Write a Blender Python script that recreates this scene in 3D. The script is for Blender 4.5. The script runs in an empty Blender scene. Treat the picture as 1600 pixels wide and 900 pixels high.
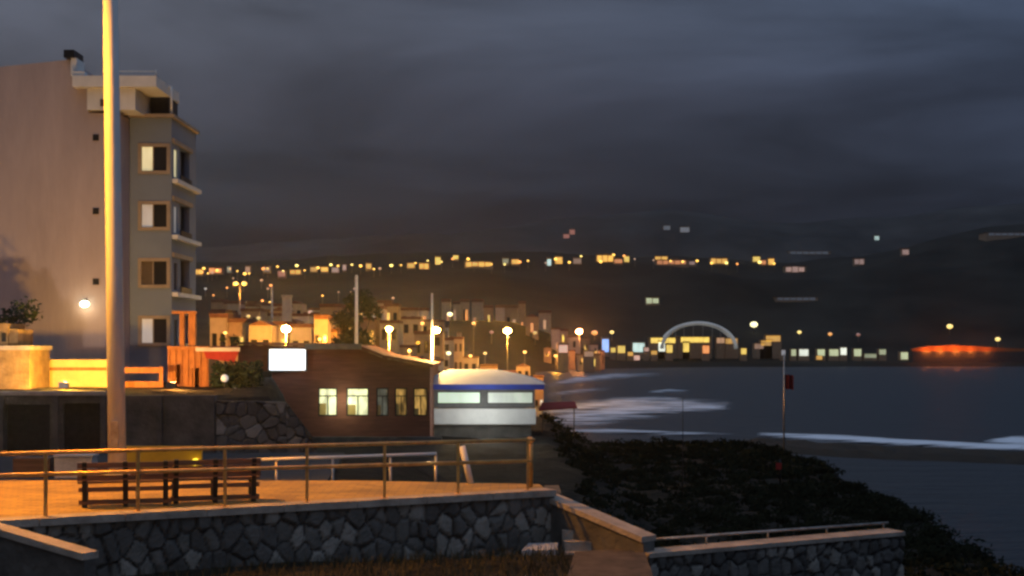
import bpy, math, random
import numpy as np
from mathutils import Vector, noise as mnoise
random.seed(7)
S = bpy.context.scene
COL = S.collection
F = 1600 * 50 / 36.0          # focal length in photo pixels
HZ = 540.0                    # horizon row
CZ = 12.0                     # camera height above the sea

def P(px, py, d):
    return Vector(((px - 800) / F * d, d, CZ + (HZ - py) / F * d))
def PX(px, d): return (px - 800) / F * d
def PZ(py, d): return CZ + (HZ - py) / F * d

# ------------------------------------------------------------------ materials
MATS = {}
def nt_of(m):
    m.use_nodes = True
    return m.node_tree
def mat(name, col, rough=.8, metal=0., var=.25, scale=3., bump=.0, bscale=None, spec=.3, stretch=(1, 1, 1), dirt=None):
    """procedural surface: base colour broken up by two noises, rough bump"""
    if name in MATS: return MATS[name]
    m = bpy.data.materials.new(name); t = nt_of(m); N, L = t.nodes, t.links
    b = N['Principled BSDF']
    tc = N.new('ShaderNodeTexCoord'); mp = N.new('ShaderNodeMapping'); mp.inputs['Scale'].default_value = stretch
    L.new(tc.outputs['Object'], mp.inputs['Vector'])
    n1 = N.new('ShaderNodeTexNoise'); n1.inputs['Scale'].default_value = scale; n1.inputs['Detail'].default_value = 6; n1.inputs['Roughness'].default_value = .65
    L.new(mp.outputs['Vector'], n1.inputs['Vector'])
    r = N.new('ShaderNodeValToRGB')
    c = np.array(col)
    d = np.array(dirt) if dirt is not None else c * (1 - var)
    r.color_ramp.elements[0].position = .32; r.color_ramp.elements[0].color = (*d, 1)
    r.color_ramp.elements[1].position = .68; r.color_ramp.elements[1].color = (*np.minimum(c * (1 + var * .5), .95), 1)
    L.new(n1.outputs['Fac'], r.inputs['Fac']); L.new(r.outputs['Color'], b.inputs['Base Color'])
    b.inputs['Roughness'].default_value = rough; b.inputs['Metallic'].default_value = metal
    b.inputs['Specular IOR Level'].default_value = spec
    if bump:
        n2 = N.new('ShaderNodeTexNoise'); n2.inputs['Scale'].default_value = bscale or scale * 6; n2.inputs['Detail'].default_value = 5
        L.new(mp.outputs['Vector'], n2.inputs['Vector'])
        bp = N.new('ShaderNodeBump'); bp.inputs['Strength'].default_value = bump; bp.inputs['Distance'].default_value = .05
        L.new(n2.outputs['Fac'], bp.inputs['Height']); L.new(bp.outputs['Normal'], b.inputs['Normal'])
    MATS[name] = m
    return m
def glow(name, col, strength, var=0., scale=2., base=(.6, .6, .6)):
    """lit lamp / lit window: emission broken up by noise (curtains, things inside)"""
    if name in MATS: return MATS[name]
    m = bpy.data.materials.new(name); t = nt_of(m); N, L = t.nodes, t.links
    b = N['Principled BSDF']; b.inputs['Base Color'].default_value = (*base, 1); b.inputs['Roughness'].default_value = .3
    b.inputs['Emission Color'].default_value = (*col, 1); b.inputs['Emission Strength'].default_value = strength
    if var:
        tc = N.new('ShaderNodeTexCoord'); n1 = N.new('ShaderNodeTexNoise'); n1.inputs['Scale'].default_value = scale; n1.inputs['Detail'].default_value = 3
        mp = N.new('ShaderNodeMapping'); mp.inputs['Scale'].default_value = (1, 1, .35)
        L.new(tc.outputs['Object'], mp.inputs['Vector']); L.new(mp.outputs['Vector'], n1.inputs['Vector'])
        mr = N.new('ShaderNodeMapRange'); mr.inputs['From Min'].default_value = .35; mr.inputs['From Max'].default_value = .65
        mr.inputs['To Min'].default_value = strength * (1 - var); mr.inputs['To Max'].default_value = strength * (1 + var * .6)
        L.new(n1.outputs['Fac'], mr.inputs['Value']); L.new(mr.outputs['Result'], b.inputs['Emission Strength'])
    MATS[name] = m
    return m

def stone_mat():
    m = bpy.data.materials.new('rubble_stone'); t = nt_of(m); N, L = t.nodes, t.links
    b = N['Principled BSDF']; b.inputs['Roughness'].default_value = .85
    at = N.new('ShaderNodeAttribute'); at.attribute_name = 'stone'
    r = N.new('ShaderNodeValToRGB'); e = r.color_ramp.elements
    e[0].position = 0.; e[0].color = (.045, .042, .04, 1)          # mortar
    e[1].position = 1.; e[1].color = (.34, .315, .28, 1)
    for p, c in ((.12, (.05, .047, .044)), (.14, (.09, .085, .08)), (.45, (.13, .123, .115)), (.7, (.19, .178, .16))):
        x = e.new(p); x.color = (*c, 1)
    L.new(at.outputs['Fac'], r.inputs['Fac'])
    tc = N.new('ShaderNodeTexCoord'); n1 = N.new('ShaderNodeTexNoise'); n1.inputs['Scale'].default_value = 2.2; n1.inputs['Detail'].default_value = 9; n1.inputs['Roughness'].default_value = .72
    L.new(tc.outputs['Object'], n1.inputs['Vector'])
    mx = N.new('ShaderNodeMix'); mx.data_type = 'RGBA'; mx.blend_type = 'MULTIPLY'; mx.inputs[0].default_value = .8
    r2 = N.new('ShaderNodeValToRGB'); r2.color_ramp.elements[0].position = .3; r2.color_ramp.elements[0].color = (.35, .36, .33, 1); r2.color_ramp.elements[1].position = .7; r2.color_ramp.elements[1].color = (1, 1, 1, 1)
    L.new(n1.outputs['Fac'], r2.inputs['Fac']); L.new(r.outputs['Color'], mx.inputs[6]); L.new(r2.outputs['Color'], mx.inputs[7])
    L.new(mx.outputs[2], b.inputs['Base Color'])
    n2 = N.new('ShaderNodeTexNoise'); n2.inputs['Scale'].default_value = 30; n2.inputs['Detail'].default_value = 6
    L.new(tc.outputs['Object'], n2.inputs['Vector'])
    bp = N.new('ShaderNodeBump'); bp.inputs['Strength'].default_value = .6; bp.inputs['Distance'].default_value = .02
    L.new(n2.outputs['Fac'], bp.inputs['Height']); L.new(bp.outputs['Normal'], b.inputs['Normal'])
    return m
M_STONE = stone_mat()

M = dict(
    rust=mat('rusty_brown_paint', (.72, .40, .10), .32, .2, .4, 4, .15, spec=.6, dirt=(.42, .21, .06)),
    galv=mat('galvanised_steel', (.50, .48, .45), .38, .75, .35, 4, .15, spec=.5, dirt=(.28, .20, .14)),
    mast=mat('mast_paint', (.62, .60, .57), .45, 0, .2, 2, .1, spec=.5, stretch=(1, 1, .2)),
    coping=mat('coping_concrete', (.36, .31, .26), .85, 0, .35, 2.5, .5),
    paving=mat('paving_concrete', (.40, .34, .27), .8, 0, .4, 1.3, .4, 14),
    wood=mat('bench_wood', (.16, .085, .05), .6, 0, .4, 3, .3, stretch=(.3, 3, 3)),
    iron=mat('dark_iron', (.03, .03, .032), .5, .6, .3, 6, .1),
    asphalt=mat('asphalt', (.05, .05, .052), .9, 0, .3, 2, .5, 40),
    yellowpl=mat('yellow_plastic', (.55, .34, .03), .5, 0, .2, 2),
    concrete=mat('pale_concrete', (.52, .48, .44), .85, 0, .25, 2, .3),
    greyslab=mat('grey_slab', (.42, .42, .43), .8, 0, .3, 4, .3),
    darkwall=mat('dark_retaining_wall', (.10, .095, .088), .9, 0, .5, 1.2, .7, 8),
    pink=mat('pink_render', (.45, .37, .365), .9, 0, .2, .45, .3, 6, stretch=(1, 1, .25)),
    greyrender=mat('grey_render', (.19, .23, .295), .9, 0, .10, .5, .2, 6),
    white=mat('white_paint', (.72, .70, .66), .6, 0, .12, 1.5),
    trim=mat('window_surround', (.34, .27, .20), .7, 0, .2, 2),
    darkglass=mat('dark_glass', (.02, .022, .026), .08, 0, .1, 2, spec=.6),
    loggia=mat('loggia_interior', (.12, .09, .065), .9, 0, .2, 2),
    ochre=mat('ochre_render', (.62, .44, .16), .85, 0, .18, 1.2, .3, 8),
    orangewood=mat('orange_boards', (.40, .15, .045), .7, 0, .45, 3, .4, stretch=(4, 1, .6)),
    redcanvas=mat('red_canvas', (.30, .025, .022), .8, 0, .2, 3),
    timber=mat('red_brown_timber', (.20, .075, .048), .75, 0, .35, 1.8, .4, stretch=(.4, 1, 5)),
    roofgrey=mat('grey_roof_edge', (.17, .17, .165), .8, 0, .25, 2),
    blue=mat('blue_paint', (.03, .07, .42), .5, 0, .15, 2),
    cream=mat('cream_membrane', (.62, .60, .58), .7, 0, .12, 1),
    bark=mat('bark', (.07, .055, .04), .95, 0, .4, 6, .6),
    leaf=mat('dark_leaves', (.035, .055, .025), .7, 0, .5, 1.5),
    scrub=mat('coastal_scrub', (.016, .019, .012), 1.0, 0, .5, .8, spec=0),
    grass=mat('dry_grass', (.055, .05, .025), .85, 0, .5, 1.2),
    stucco_a=mat('house_stucco_cream', (.50, .40, .30), .9, 0, .2, .8),
    stucco_b=mat('house_stucco_white', (.58, .52, .46), .9, 0, .2, .8),
    stucco_c=mat('house_stucco_ochre', (.44, .30, .19), .9, 0, .2, .8),
    tile=mat('house_roof_tile', (.20, .095, .06), .85, 0, .3, 2),
    bluecanvas=mat('arch_steel', (.62, .64, .64), .5, 0, .1, 1),
)
G = dict(
    sodium=glow('sodium_lamp', (1, .58, .14), 150),
    sodium_hot=glow('sodium_lamp_hot', (1, .62, .18), 260),
    sodium_far=glow('sodium_lamp_far', (1, .52, .14), 150),
    redlamp=glow('red_orange_lamp', (1, .42, .14), 110),
    yellow=glow('yellow_lamp', (1, .80, .28), 8),
    palelamp=glow('pale_lamp', (1, .95, .62), 9),
    whitelamp=glow('white_lamp', (.9, .97, 1), 8),
    amberlight=glow('amber_warning_light', (1, .72, .02), 3),
    sign=glow('lit_sign_face', (.93, .97, 1), 2.2),
    win_y=glow('lit_window_yellow_green', (.86, .88, .42), 1.05, .5, 5),
    win_dim=glow('dim_window_amber', (.55, .32, .08), .75, .85, 4, (.06, .05, .04)),
    win_dark=glow('dim_window_grey', (.12, .13, .10), .7, .8, 3, (.05, .05, .05)),
    win_pav=glow('pavilion_window', (.60, .80, .55), .85, .3, 1.6),
    win_tall=glow('tower_window', (.80, .68, .34), .75, .3, 2),
    win_talldim=glow('tower_window_dim', (.26, .25, .23), .6, .4, 2),
)
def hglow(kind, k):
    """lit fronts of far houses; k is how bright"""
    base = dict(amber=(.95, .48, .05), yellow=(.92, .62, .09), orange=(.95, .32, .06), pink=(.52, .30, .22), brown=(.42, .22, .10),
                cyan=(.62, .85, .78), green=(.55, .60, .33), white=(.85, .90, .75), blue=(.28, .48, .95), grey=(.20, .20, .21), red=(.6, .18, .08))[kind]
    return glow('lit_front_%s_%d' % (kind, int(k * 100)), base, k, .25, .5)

# ------------------------------------------------------------------ mesh builder
class MB:
    def __init__(s): s.v = []; s.f = []; s.att = None; s.smooth = False
    def add(s, vs, fs):
        n = len(s.v); s.v += [tuple(a) for a in vs]; s.f += [tuple(i + n for i in f) for f in fs]; return s
    def box(s, x0, x1, y0, y1, z0, z1):
        return s.add([(x0, y0, z0), (x1, y0, z0), (x1, y1, z0), (x0, y1, z0), (x0, y0, z1), (x1, y0, z1), (x1, y1, z1), (x0, y1, z1)],
                     [(0, 3, 2, 1), (4, 5, 6, 7), (0, 1, 5, 4), (1, 2, 6, 5), (2, 3, 7, 6), (3, 0, 4, 7)])
    def bar(s, p, q, w, h, up=(0, 0, 1)):
        p, q = Vector(p), Vector(q); d = (q - p).normalized(); u = Vector(up)
        if abs(d.dot(u)) > .99: u = Vector((0, 1, 0))
        a = d.cross(u).normalized() * (w / 2); b = a.cross(d).normalized() * (h / 2)
        vs = [p - a - b, p + a - b, p + a + b, p - a + b, q - a - b, q + a - b, q + a + b, q - a + b]
        return s.add(vs, [(0, 1, 2, 3), (7, 6, 5, 4), (0, 4, 5, 1), (1, 5, 6, 2), (2, 6, 7, 3), (3, 7, 4, 0)])
    def tube(s, pts, r, n=10):
        pts = [Vector(p) for p in pts]; rs = r if isinstance(r, (list, tuple)) else [r] * len(pts)
        vs = []; fs = []
        for i, p in enumerate(pts):
            d = (pts[min(i + 1, len(pts) - 1)] - pts[max(i - 1, 0)]).normalized()
            u = Vector((0, 0, 1)) if abs(d.z) < .95 else Vector((0, 1, 0))
            a = d.cross(u).normalized(); b = a.cross(d).normalized()
            for k in range(n):
                t = 2 * math.pi * k / n
                vs.append(p + (a * math.cos(t) + b * math.sin(t)) * rs[i])
        for i in range(len(pts) - 1):
            for k in range(n):
                fs.append((i * n + k, i * n + (k + 1) % n, (i + 1) * n + (k + 1) % n, (i + 1) * n + k))
        fs.append(tuple(range(n - 1, -1, -1))); fs.append(tuple((len(pts) - 1) * n + k for k in range(n)))
        s.smooth = True
        return s.add(vs, fs)
    def ball(s, c, r, n=12, m=8, sq=(1, 1, 1)):
        c = Vector(c); vs = [c + Vector((0, 0, -r * sq[2]))]; fs = []
        for j in range(1, m):
            t = -math.pi / 2 + math.pi * j / m
            for k in range(n):
                a = 2 * math.pi * k / n
                vs.append(c + Vector((r * sq[0] * math.cos(t) * math.cos(a), r * sq[1] * math.cos(t) * math.sin(a), r * sq[2] * math.sin(t))))
        vs.append(c + Vector((0, 0, r * sq[2])))
        for k in range(n): fs.append((0, 1 + (k + 1) % n, 1 + k))
        for j in range(m - 2):
            for k in range(n):
                a = 1 + j * n; fs.append((a + k, a + (k + 1) % n, a + n + (k + 1) % n, a + n + k))
        a = 1 + (m - 2) * n
        for k in range(n): fs.append((a + k, a + (k + 1) % n, len(vs) - 1))
        s.smooth = True
        return s.add(vs, fs)
    def prism(s, poly, y0, y1):
        """outline in (x, z) extruded from y0 to y1; outline counter-clockwise seen from -y"""
        n = len(poly); vs = [(x, y0, z) for x, z in poly] + [(x, y1, z) for x, z in poly]
        fs = [tuple(range(n)), tuple(range(2 * n - 1, n - 1, -1))]
        for i in range(n): fs.append((i, i + n, (i + 1) % n + n, (i + 1) % n))
        return s.add(vs, fs)
    def slab(s, poly, z0, z1):
        """plan outline (x, y), counter-clockwise from above"""
        n = len(poly); zz = z1 if isinstance(z1, (list, tuple)) else [z1] * n
        vs = [(x, y, z0) for x, y in poly] + [(p[0], p[1], zz[i]) for i, p in enumerate(poly)]
        fs = [tuple(range(n - 1, -1, -1)), tuple(range(n, 2 * n))]
        for i in range(n): fs.append((i, (i + 1) % n, (i + 1) % n + n, i + n))
        return s.add(vs, fs)
    def holed(s, x0, x1, z0, z1, y0, y1, holes):
        """upright slab with real rectangular openings (hx0,hx1,hz0,hz1)"""
        xs = sorted({x0, x1, *[h[0] for h in holes], *[h[1] for h in holes]}); zs = sorted({z0, z1, *[h[2] for h in holes], *[h[3] for h in holes]})
        nx, nz = len(xs) - 1, len(zs) - 1
        full = [[not any(h[0] <= (xs[i] + xs[i + 1]) / 2 <= h[1] and h[2] <= (zs[j] + zs[j + 1]) / 2 <= h[3] for h in holes) for j in range(nz)] for i in range(nx)]
        def fl(i, j): return 0 <= i < nx and 0 <= j < nz and full[i][j]
        for i in range(nx):
            for j in range(nz):
                if not full[i][j]: continue
                a, b, c, d = xs[i], xs[i + 1], zs[j], zs[j + 1]
                s.add([(a, y0, c), (b, y0, c), (b, y0, d), (a, y0, d)], [(0, 1, 2, 3)])
                s.add([(a, y1, c), (b, y1, c), (b, y1, d), (a, y1, d)], [(3, 2, 1, 0)])
                if not fl(i - 1, j): s.add([(a, y0, c), (a, y0, d), (a, y1, d), (a, y1, c)], [(0, 1, 2, 3)])
                if not fl(i + 1, j): s.add([(b, y0, c), (b, y1, c), (b, y1, d), (b, y0, d)], [(0, 1, 2, 3)])
                if not fl(i, j - 1): s.add([(a, y0, c), (a, y1, c), (b, y1, c), (b, y0, c)], [(0, 1, 2, 3)])
                if not fl(i, j + 1): s.add([(a, y0, d), (b, y0, d), (b, y1, d), (a, y1, d)], [(0, 1, 2, 3)])
        return s
    def build(s, name, material, parent=None, local=False):
        me = bpy.data.meshes.new(name)
        V = np.array(s.v, dtype=float)
        loc = Vector((0, 0, 0))
        if parent is None and not local:
            loc = Vector(((V[:, 0].min() + V[:, 0].max()) / 2, (V[:, 1].min() + V[:, 1].max()) / 2, V[:, 2].min()))
        elif parent is not None and not local:
            r = parent
            while r.parent: r = r.parent
            loc = r.location.copy()
        V = V - np.array(loc)
        me.from_pydata(V.tolist(), [], s.f); me.update()
        if s.smooth:
            me.polygons.foreach_set('use_smooth', [len(f) <= 4 for f in s.f])
        if s.att is not None:
            a = me.attributes.new('stone', 'FLOAT', 'POINT'); a.data.foreach_set('value', s.att)
        me.materials.append(material)
        o = bpy.data.objects.new(name, me); COL.objects.link(o)
        if parent is None:
            o.location = loc
        else: o.parent = parent
        return o

def tag(o, label=None, cat=None, group=None, kind=None):
    if label: o['label'] = label
    if cat: o['category'] = cat
    if group: o['group'] = group
    if kind: o['kind'] = kind
    return o
def thing(name, loc, label, cat, group=None, rz=0):
    o = bpy.data.objects.new(name, None); o.empty_display_size = .3; COL.objects.link(o)
    o.location = loc; o.rotation_euler.z = rz
    return tag(o, label, cat, group)
def copy_tree(o, parent=None):
    c = o.copy(); COL.objects.link(c); c.parent = parent
    for ch in o.children: copy_tree(ch, c)
    return c
def light(name, loc, col, power, radius=.15, parent=None, spot=None):
    l = bpy.data.lights.new(name, 'SPOT' if spot else 'POINT'); l.energy = power; l.color = col; l.shadow_soft_size = radius
    o = bpy.data.objects.new(name, l); COL.objects.link(o)
    if spot:
        l.spot_size = math.radians(spot[1]); l.spot_blend = .6
        o.rotation_euler = (Vector(spot[0]) - Vector(loc)).to_track_quat('-Z', 'Y').to_euler()
    o.location = loc
    if parent is not None:
        o.parent = parent; o.location = Vector(loc) - parent.location
    return o
SODIUM = (1, .40, .04); WARM = (1, .66, .32); COOL = (.92, .96, 1)

# ------------------------------------------------------------------ terrain
def sst(a, b, x):
    t = np.clip((x - a) / (b - a), 0, 1); return t * t * (3 - 2 * t)
BY = [0, 20, 25, 35, 45, 60, 75, 90, 103, 109]
BX = [6.5, 7.6, 9.2, 12.6, 14.4, 16.7, 17.9, 19.0, 18.6, 12.0]
BH = [8.2, 8.0, 7.6, 6.2, 5.5, 5.1, 4.7, 4.7, 4.7, 4.5]
def ground_near(x, y):
    x = np.asarray(x, float); y = np.asarray(y, float)
    head = np.interp(y, BY, BH)
    z = head.copy()
    # foreground lawn in front of the walls
    fore = 1 - sst(26.2, 27.4, y - .45 * np.clip(x - 1, -6, 7) * .55)
    fz = 7.9 + .28 * sst(20, 24.5, y) - .95 * sst(2.2, 3.0, x)
    z = z * (1 - fore) + fore * np.where(x < 7.4, fz, head)
    # lower road behind the plaza
    low = sst(28, 29, y) * (1 - sst(-3.5, 1.5, x)); z = z * (1 - low) + low * 8.55
    # hollow in front of the restaurant
    hol = sst(43, 50, y) * (1 - sst(2, 6, x)); z = z * (1 - hol) + hol * 6.6
    # upper street terrace on the left
    xb = -7.9 - (y - 46) * .17
    yt = 45.25 + 1.6 * sst(-9.9, -8.8, x); ter = sst(yt, yt + .7, y) * (1 - sst(0, 1, (x - xb) / 2.2)); z = z * (1 - ter) + ter * 10.25
    # sea cliff on the right and at the far end
    xs = np.interp(y, BY, BX)
    d = x - xs
    cl = sst(-.2, 4.0, d); z = z * (1 - cl) - 1.5 * cl
    end = sst(108.5, 113, y) * sst(0, 5, x - 0.5); z = z * (1 - end) - 1.5 * end
    return z
def coast_x(y): return np.interp(y, [100, 213, 444, 640, 720, 790, 818, 835], [1.8, 3.0, 6.0, 13, 30, 100, 260, 3000])
def ridge_py(px):   # far skyline of the hill behind the town
    return np.interp(px, [-400, 300, 500, 700, 900, 1100, 1240, 1350, 1450, 1600, 1900, 2400], [400, 412, 408, 398, 402, 404, 412, 400, 380, 352, 300, 260])
def fbm(x, y, sc, seed=0.):
    return mnoise.fractal(Vector((x * sc + seed, y * sc - seed, seed)), 1.0, 2.0, 4)
def ground_far1(x, y):
    px = 800 + F * x / y
    # left town plain, then hill
    town = 8.2 + max(0, y - 110) * .026
    bay = 2.2 + max(0, y - 838) * .055
    w = float(sst(-8 - .09 * y, -2, x - float(coast_x(min(y, 760)))))
    base = town * (1 - w) + bay * w
    rise = float(sst(830, 1320, y))
    rz = CZ + (HZ - float(ridge_py(px))) / F * 1320
    z = base * (1 - rise) + rz * rise
    n = fbm(x, y, 1 / 170., 3.1)
    z += n * 9 * float(sst(880, 1050, y)) * (1 - float(sst(1200, 1320, y)) * .75) + fbm(x, y, 1 / 40., 8.3) * 1.6 * float(sst(850, 950, y))
    if y > 1320:
        z -= (y - 1320) * .10
    d = float(coast_x(y)) - x
    if y < 835: z = z * float(sst(-1, 7, d)) - 1.6 * (1 - float(sst(-1, 7, d)))
    return z
def ground_far2(x, y):   # the mountain behind it, up in the cloud
    px = 800 + F * x / y
    py = np.interp(px, [-400, 200, 600, 900, 1060, 1250, 1400, 1600, 2200], [395, 385, 372, 345, 338, 350, 345, 318, 270])
    rz = CZ + (HZ - float(py)) / F * 2300
    return 20 + (rz - 20) * float(sst(1500, 2300, y)) + fbm(x, y, 1 / 300., 1.7) * 16 * float(sst(1500, 1900, y)) - max(0, y - 2300) * .2
def ground_any(x, y):
    return max(ground_far1(x, y), ground_far2(x, y) if y > 1500 else -9)
def hit(px, py, h, d0=130, d1=2600):
    """distance at which the line of sight is h metres above the ground"""
    d = d0
    while d < d1:
        x = PX(px, d); g = ground_any(x, d) if d > 112 else float(ground_near(x, d))
        if PZ(py, d) - g <= h and g > 0.5: return d
        d += 3 if d < 900 else 6
    return None
def grid(name, xs, ys, fn, material, nz=None):
    vs = []; fs = []; nx = len(xs)
    for y in ys:
        for x in xs:
            vs.append((x, y, fn(x, y)))
    for j in range(len(ys) - 1):
        for i in range(nx - 1):
            a = j * nx + i; fs.append((a, a + 1, a + nx + 1, a + nx))
    m = MB(); m.v = vs; m.f = fs; m.smooth = True
    return tag(m.build(name, material), kind='structure')
def ground_mat():
    m = bpy.data.materials.new('earth_rock_scrub'); t = nt_of(m); N, L = t.nodes, t.links; b = N['Principled BSDF']; b.inputs['Roughness'].default_value = .95
    b.inputs['Specular IOR Level'].default_value = .1
    tc = N.new('ShaderNodeTexCoord'); n = N.new('ShaderNodeTexNoise'); n.inputs['Scale'].default_value = .5; n.inputs['Detail'].default_value = 9; n.inputs['Roughness'].default_value = .7
    L.new(tc.outputs['Object'], n.inputs['Vector'])
    r = N.new('ShaderNodeValToRGB'); e = r.color_ramp.elements
    e[0].position = .36; e[0].color = (.010, .010, .008, 1); e[1].position = .72; e[1].color = (.045, .040, .034, 1); x = e.new(.52); x.color = (.018, .016, .012, 1)
    L.new(n.outputs['Fac'], r.inputs['Fac']); L.new(r.outputs['Color'], b.inputs['Base Color'])
    n2 = N.new('ShaderNodeTexNoise'); n2.inputs['Scale'].default_value = 3; n2.inputs['Detail'].default_value = 8
    L.new(tc.outputs['Object'], n2.inputs['Vector']); bp = N.new('ShaderNodeBump'); bp.inputs['Strength'].default_value = .8; bp.inputs['Distance'].default_value = .25
    L.new(n2.outputs['Fac'], bp.inputs['Height']); L.new(bp.outputs['Normal'], b.inputs['Normal'])
    return m
M_GROUND = ground_mat()
M_HILL = mat('hill_scrub', (.04, .037, .03), .95, 0, .6, .012, .0, spec=.05)
M_HEAD = mat('dark_headland', (.02, .02, .016), .95, 0, .5, .6, .6, 3, spec=.05)

def gn(x, y):
    z = float(ground_near(x, y))
    rough = .25 if (x > 1.5 and y > 29) else .05
    if y > 45 and x > -14: rough = .15 if x < -2 else .25
    return z + (mnoise.fractal(Vector((x * .45, y * .45, 1.3)), 1., 2., 4) + .4 * mnoise.noise(Vector((x * 1.7, y * 1.7, 6)))) * rough
grid('ground', list(np.arange(-70, 26, .6)), list(np.concatenate([np.arange(-6, 50, .5), np.arange(50, 125, 1.0)])), gn, M_GROUND)
grid('hills', list(np.concatenate([np.arange(-1000, -260, 22), np.arange(-260, 100, 7), np.arange(100, 420, 13), np.arange(420, 1350, 24)])), list(np.concatenate([np.arange(112, 400, 8), np.arange(400, 820, 14), np.arange(820, 860, 4), np.arange(860, 1350, 12), np.arange(1350, 1700, 50)])), ground_far1, M_HILL)
grid('mountain', list(np.arange(-1500, 2000, 40)), list(np.concatenate([np.arange(1500, 2360, 40), [2500, 2700]])), ground_far2, mat('mountain_scrub', (.085, .08, .075), .95, 0, .5, .01, .0, spec=.05))

# sea
def sea_mat():
    m = bpy.data.materials.new('sea_water'); t = nt_of(m); N, L = t.nodes, t.links; b = N['Principled BSDF']
    b.inputs['Base Color'].default_value = (.008, .014, .020, 1); b.inputs['Roughness'].default_value = .45; b.inputs['IOR'].default_value = 1.33
    g = N.new('ShaderNodeNewGeometry'); mp = N.new('ShaderNodeMapping'); mp.inputs['Scale'].default_value = (.11, .30, 1)
    L.new(g.outputs['Position'], mp.inputs['Vector'])
    n = N.new('ShaderNodeTexNoise'); n.inputs['Scale'].default_value = 1.; n.inputs['Detail'].default_value = 6; n.inputs['Roughness'].default_value = .62
    L.new(mp.outputs['Vector'], n.inputs['Vector']); bp = N.new('ShaderNodeBump'); bp.inputs['Strength'].default_value = 1.0; bp.inputs['Distance'].default_value = 1.8
    L.new(n.outputs['Fac'], bp.inputs['Height']); L.new(bp.outputs['Normal'], b.inputs['Normal'])
    return m
sea = MB(); sea.add([(-60, -40, 0), (3000, -40, 0), (3000, 3500, 0), (-60, 3500, 0)], [(0, 1, 2, 3)])
o = tag(sea.build('sea', sea_mat()), kind='structure')

def foam_mat():
    m = bpy.data.materials.new('sea_foam'); t = nt_of(m); N, L = t.nodes, t.links; b = N['Principled BSDF']
    b.inputs['Base Color'].default_value = (.74, .83, .92, 1); b.inputs['Roughness'].default_value = .8
    at = N.new('ShaderNodeAttribute'); at.attribute_name = 'stone'
    g = N.new('ShaderNodeNewGeometry'); mp = N.new('ShaderNodeMapping'); mp.inputs['Scale'].default_value = (.11, .30, 1)
    L.new(g.outputs['Position'], mp.inputs['Vector'])
    n = N.new('ShaderNodeTexNoise'); n.inputs['Scale'].default_value = 1.; n.inputs['Detail'].default_value = 7; n.inputs['Roughness'].default_value = .6
    L.new(mp.outputs['Vector'], n.inputs['Vector'])
    mu = N.new('ShaderNodeMath'); mu.operation = 'MULTIPLY_ADD'; mu.inputs[1].default_value = 5.0; mu.inputs[2].default_value = -2.75
    L.new(n.outputs['Fac'], mu.inputs[0])
    ad = N.new('ShaderNodeMath'); ad.operation = 'ADD'; ad.use_clamp = True
    L.new(mu.outputs[0], ad.inputs[0]); L.new(at.outputs['Fac'], ad.inputs[1])
    ms = N.new('ShaderNodeMath'); ms.operation = 'MULTIPLY'; ms.use_clamp = True; L.new(ad.outputs[0], ms.inputs[0]); L.new(at.outputs['Fac'], ms.inputs[1])
    L.new(ms.outputs[0], b.inputs['Alpha'])
    return m
M_FOAM = foam_mat()
def foam(name, pts, strength=1.):
    """breaking surf on the water: ribbon through (px, py, half length px in depth) stations laid on the sea plane"""
    m = MB(); att = []
    nc = 9
    st = []
    for i in range(len(pts) - 1):
        for k in range(6):
            a = k / 6; st.append([pts[i][j] * (1 - a) + pts[i + 1][j] * a for j in range(3)])
    st.append(list(pts[-1]))
    for i, (px, py, hw) in enumerate(st):
        e = math.sin(math.pi * i / (len(st) - 1)) ** .4
        for k in range(nc):
            t = k / (nc - 1) * 2 - 1; yy = py + t * hw
            d = (CZ - .25) / ((yy - HZ) / F); hgt = .25 * (1 - t * t) + .03
            m.v.append((PX(px, d), d, hgt)); att.append((1 - abs(t) ** 1.6) * e * strength)
    for i in range(len(st) - 1):
        for k in range(nc - 1):
            a = i * nc + k; m.f.append((a, a + nc, a + nc + 1, a + 1))
    m.att = att; m.smooth = True
    return tag(m.build(name, M_FOAM), kind='structure')
foam('surf', [(832, 662, 8), (900, 652, 20), (980, 640, 20), (1060, 633, 15), (1150, 632, 9)], 1.15)
foam('surf', [(838, 646, 9), (900, 637, 14), (960, 629, 12), (1020, 624, 8), (1070, 622, 5)], 1.05)
foam('surf', [(1040, 640, 6), (1090, 636, 8), (1140, 636, 5)], 1.2)
foam('surf', [(836, 672, 5), (950, 672, 5), (1060, 676, 4), (1150, 678, 3)], .9)
foam('surf', [(846, 604, 5), (900, 593, 8), (960, 587, 7), (1040, 584, 4)], .95)
foam('surf', [(850, 618, 5), (900, 611, 5), (960, 607, 4)], .75)
foam('surf', [(1010, 613, 3), (1045, 610, 4), (1080, 611, 3)], .9)
foam('surf', [(1180, 677, 4), (1240, 681, 8), (1330, 684, 7), (1400, 689, 7), (1480, 693, 6.5), (1560, 696, 6.5), (1640, 699, 6), (1760, 702, 5)], 1.5)
foam('surf', [(1530, 690, 4), (1580, 687, 9), (1630, 687, 10), (1700, 687, 9)], 1.5)
foam('surf', [(1470, 571, 1.2), (1500, 570.6, 1.5), (1530, 571, 1.2)], .6)
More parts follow.
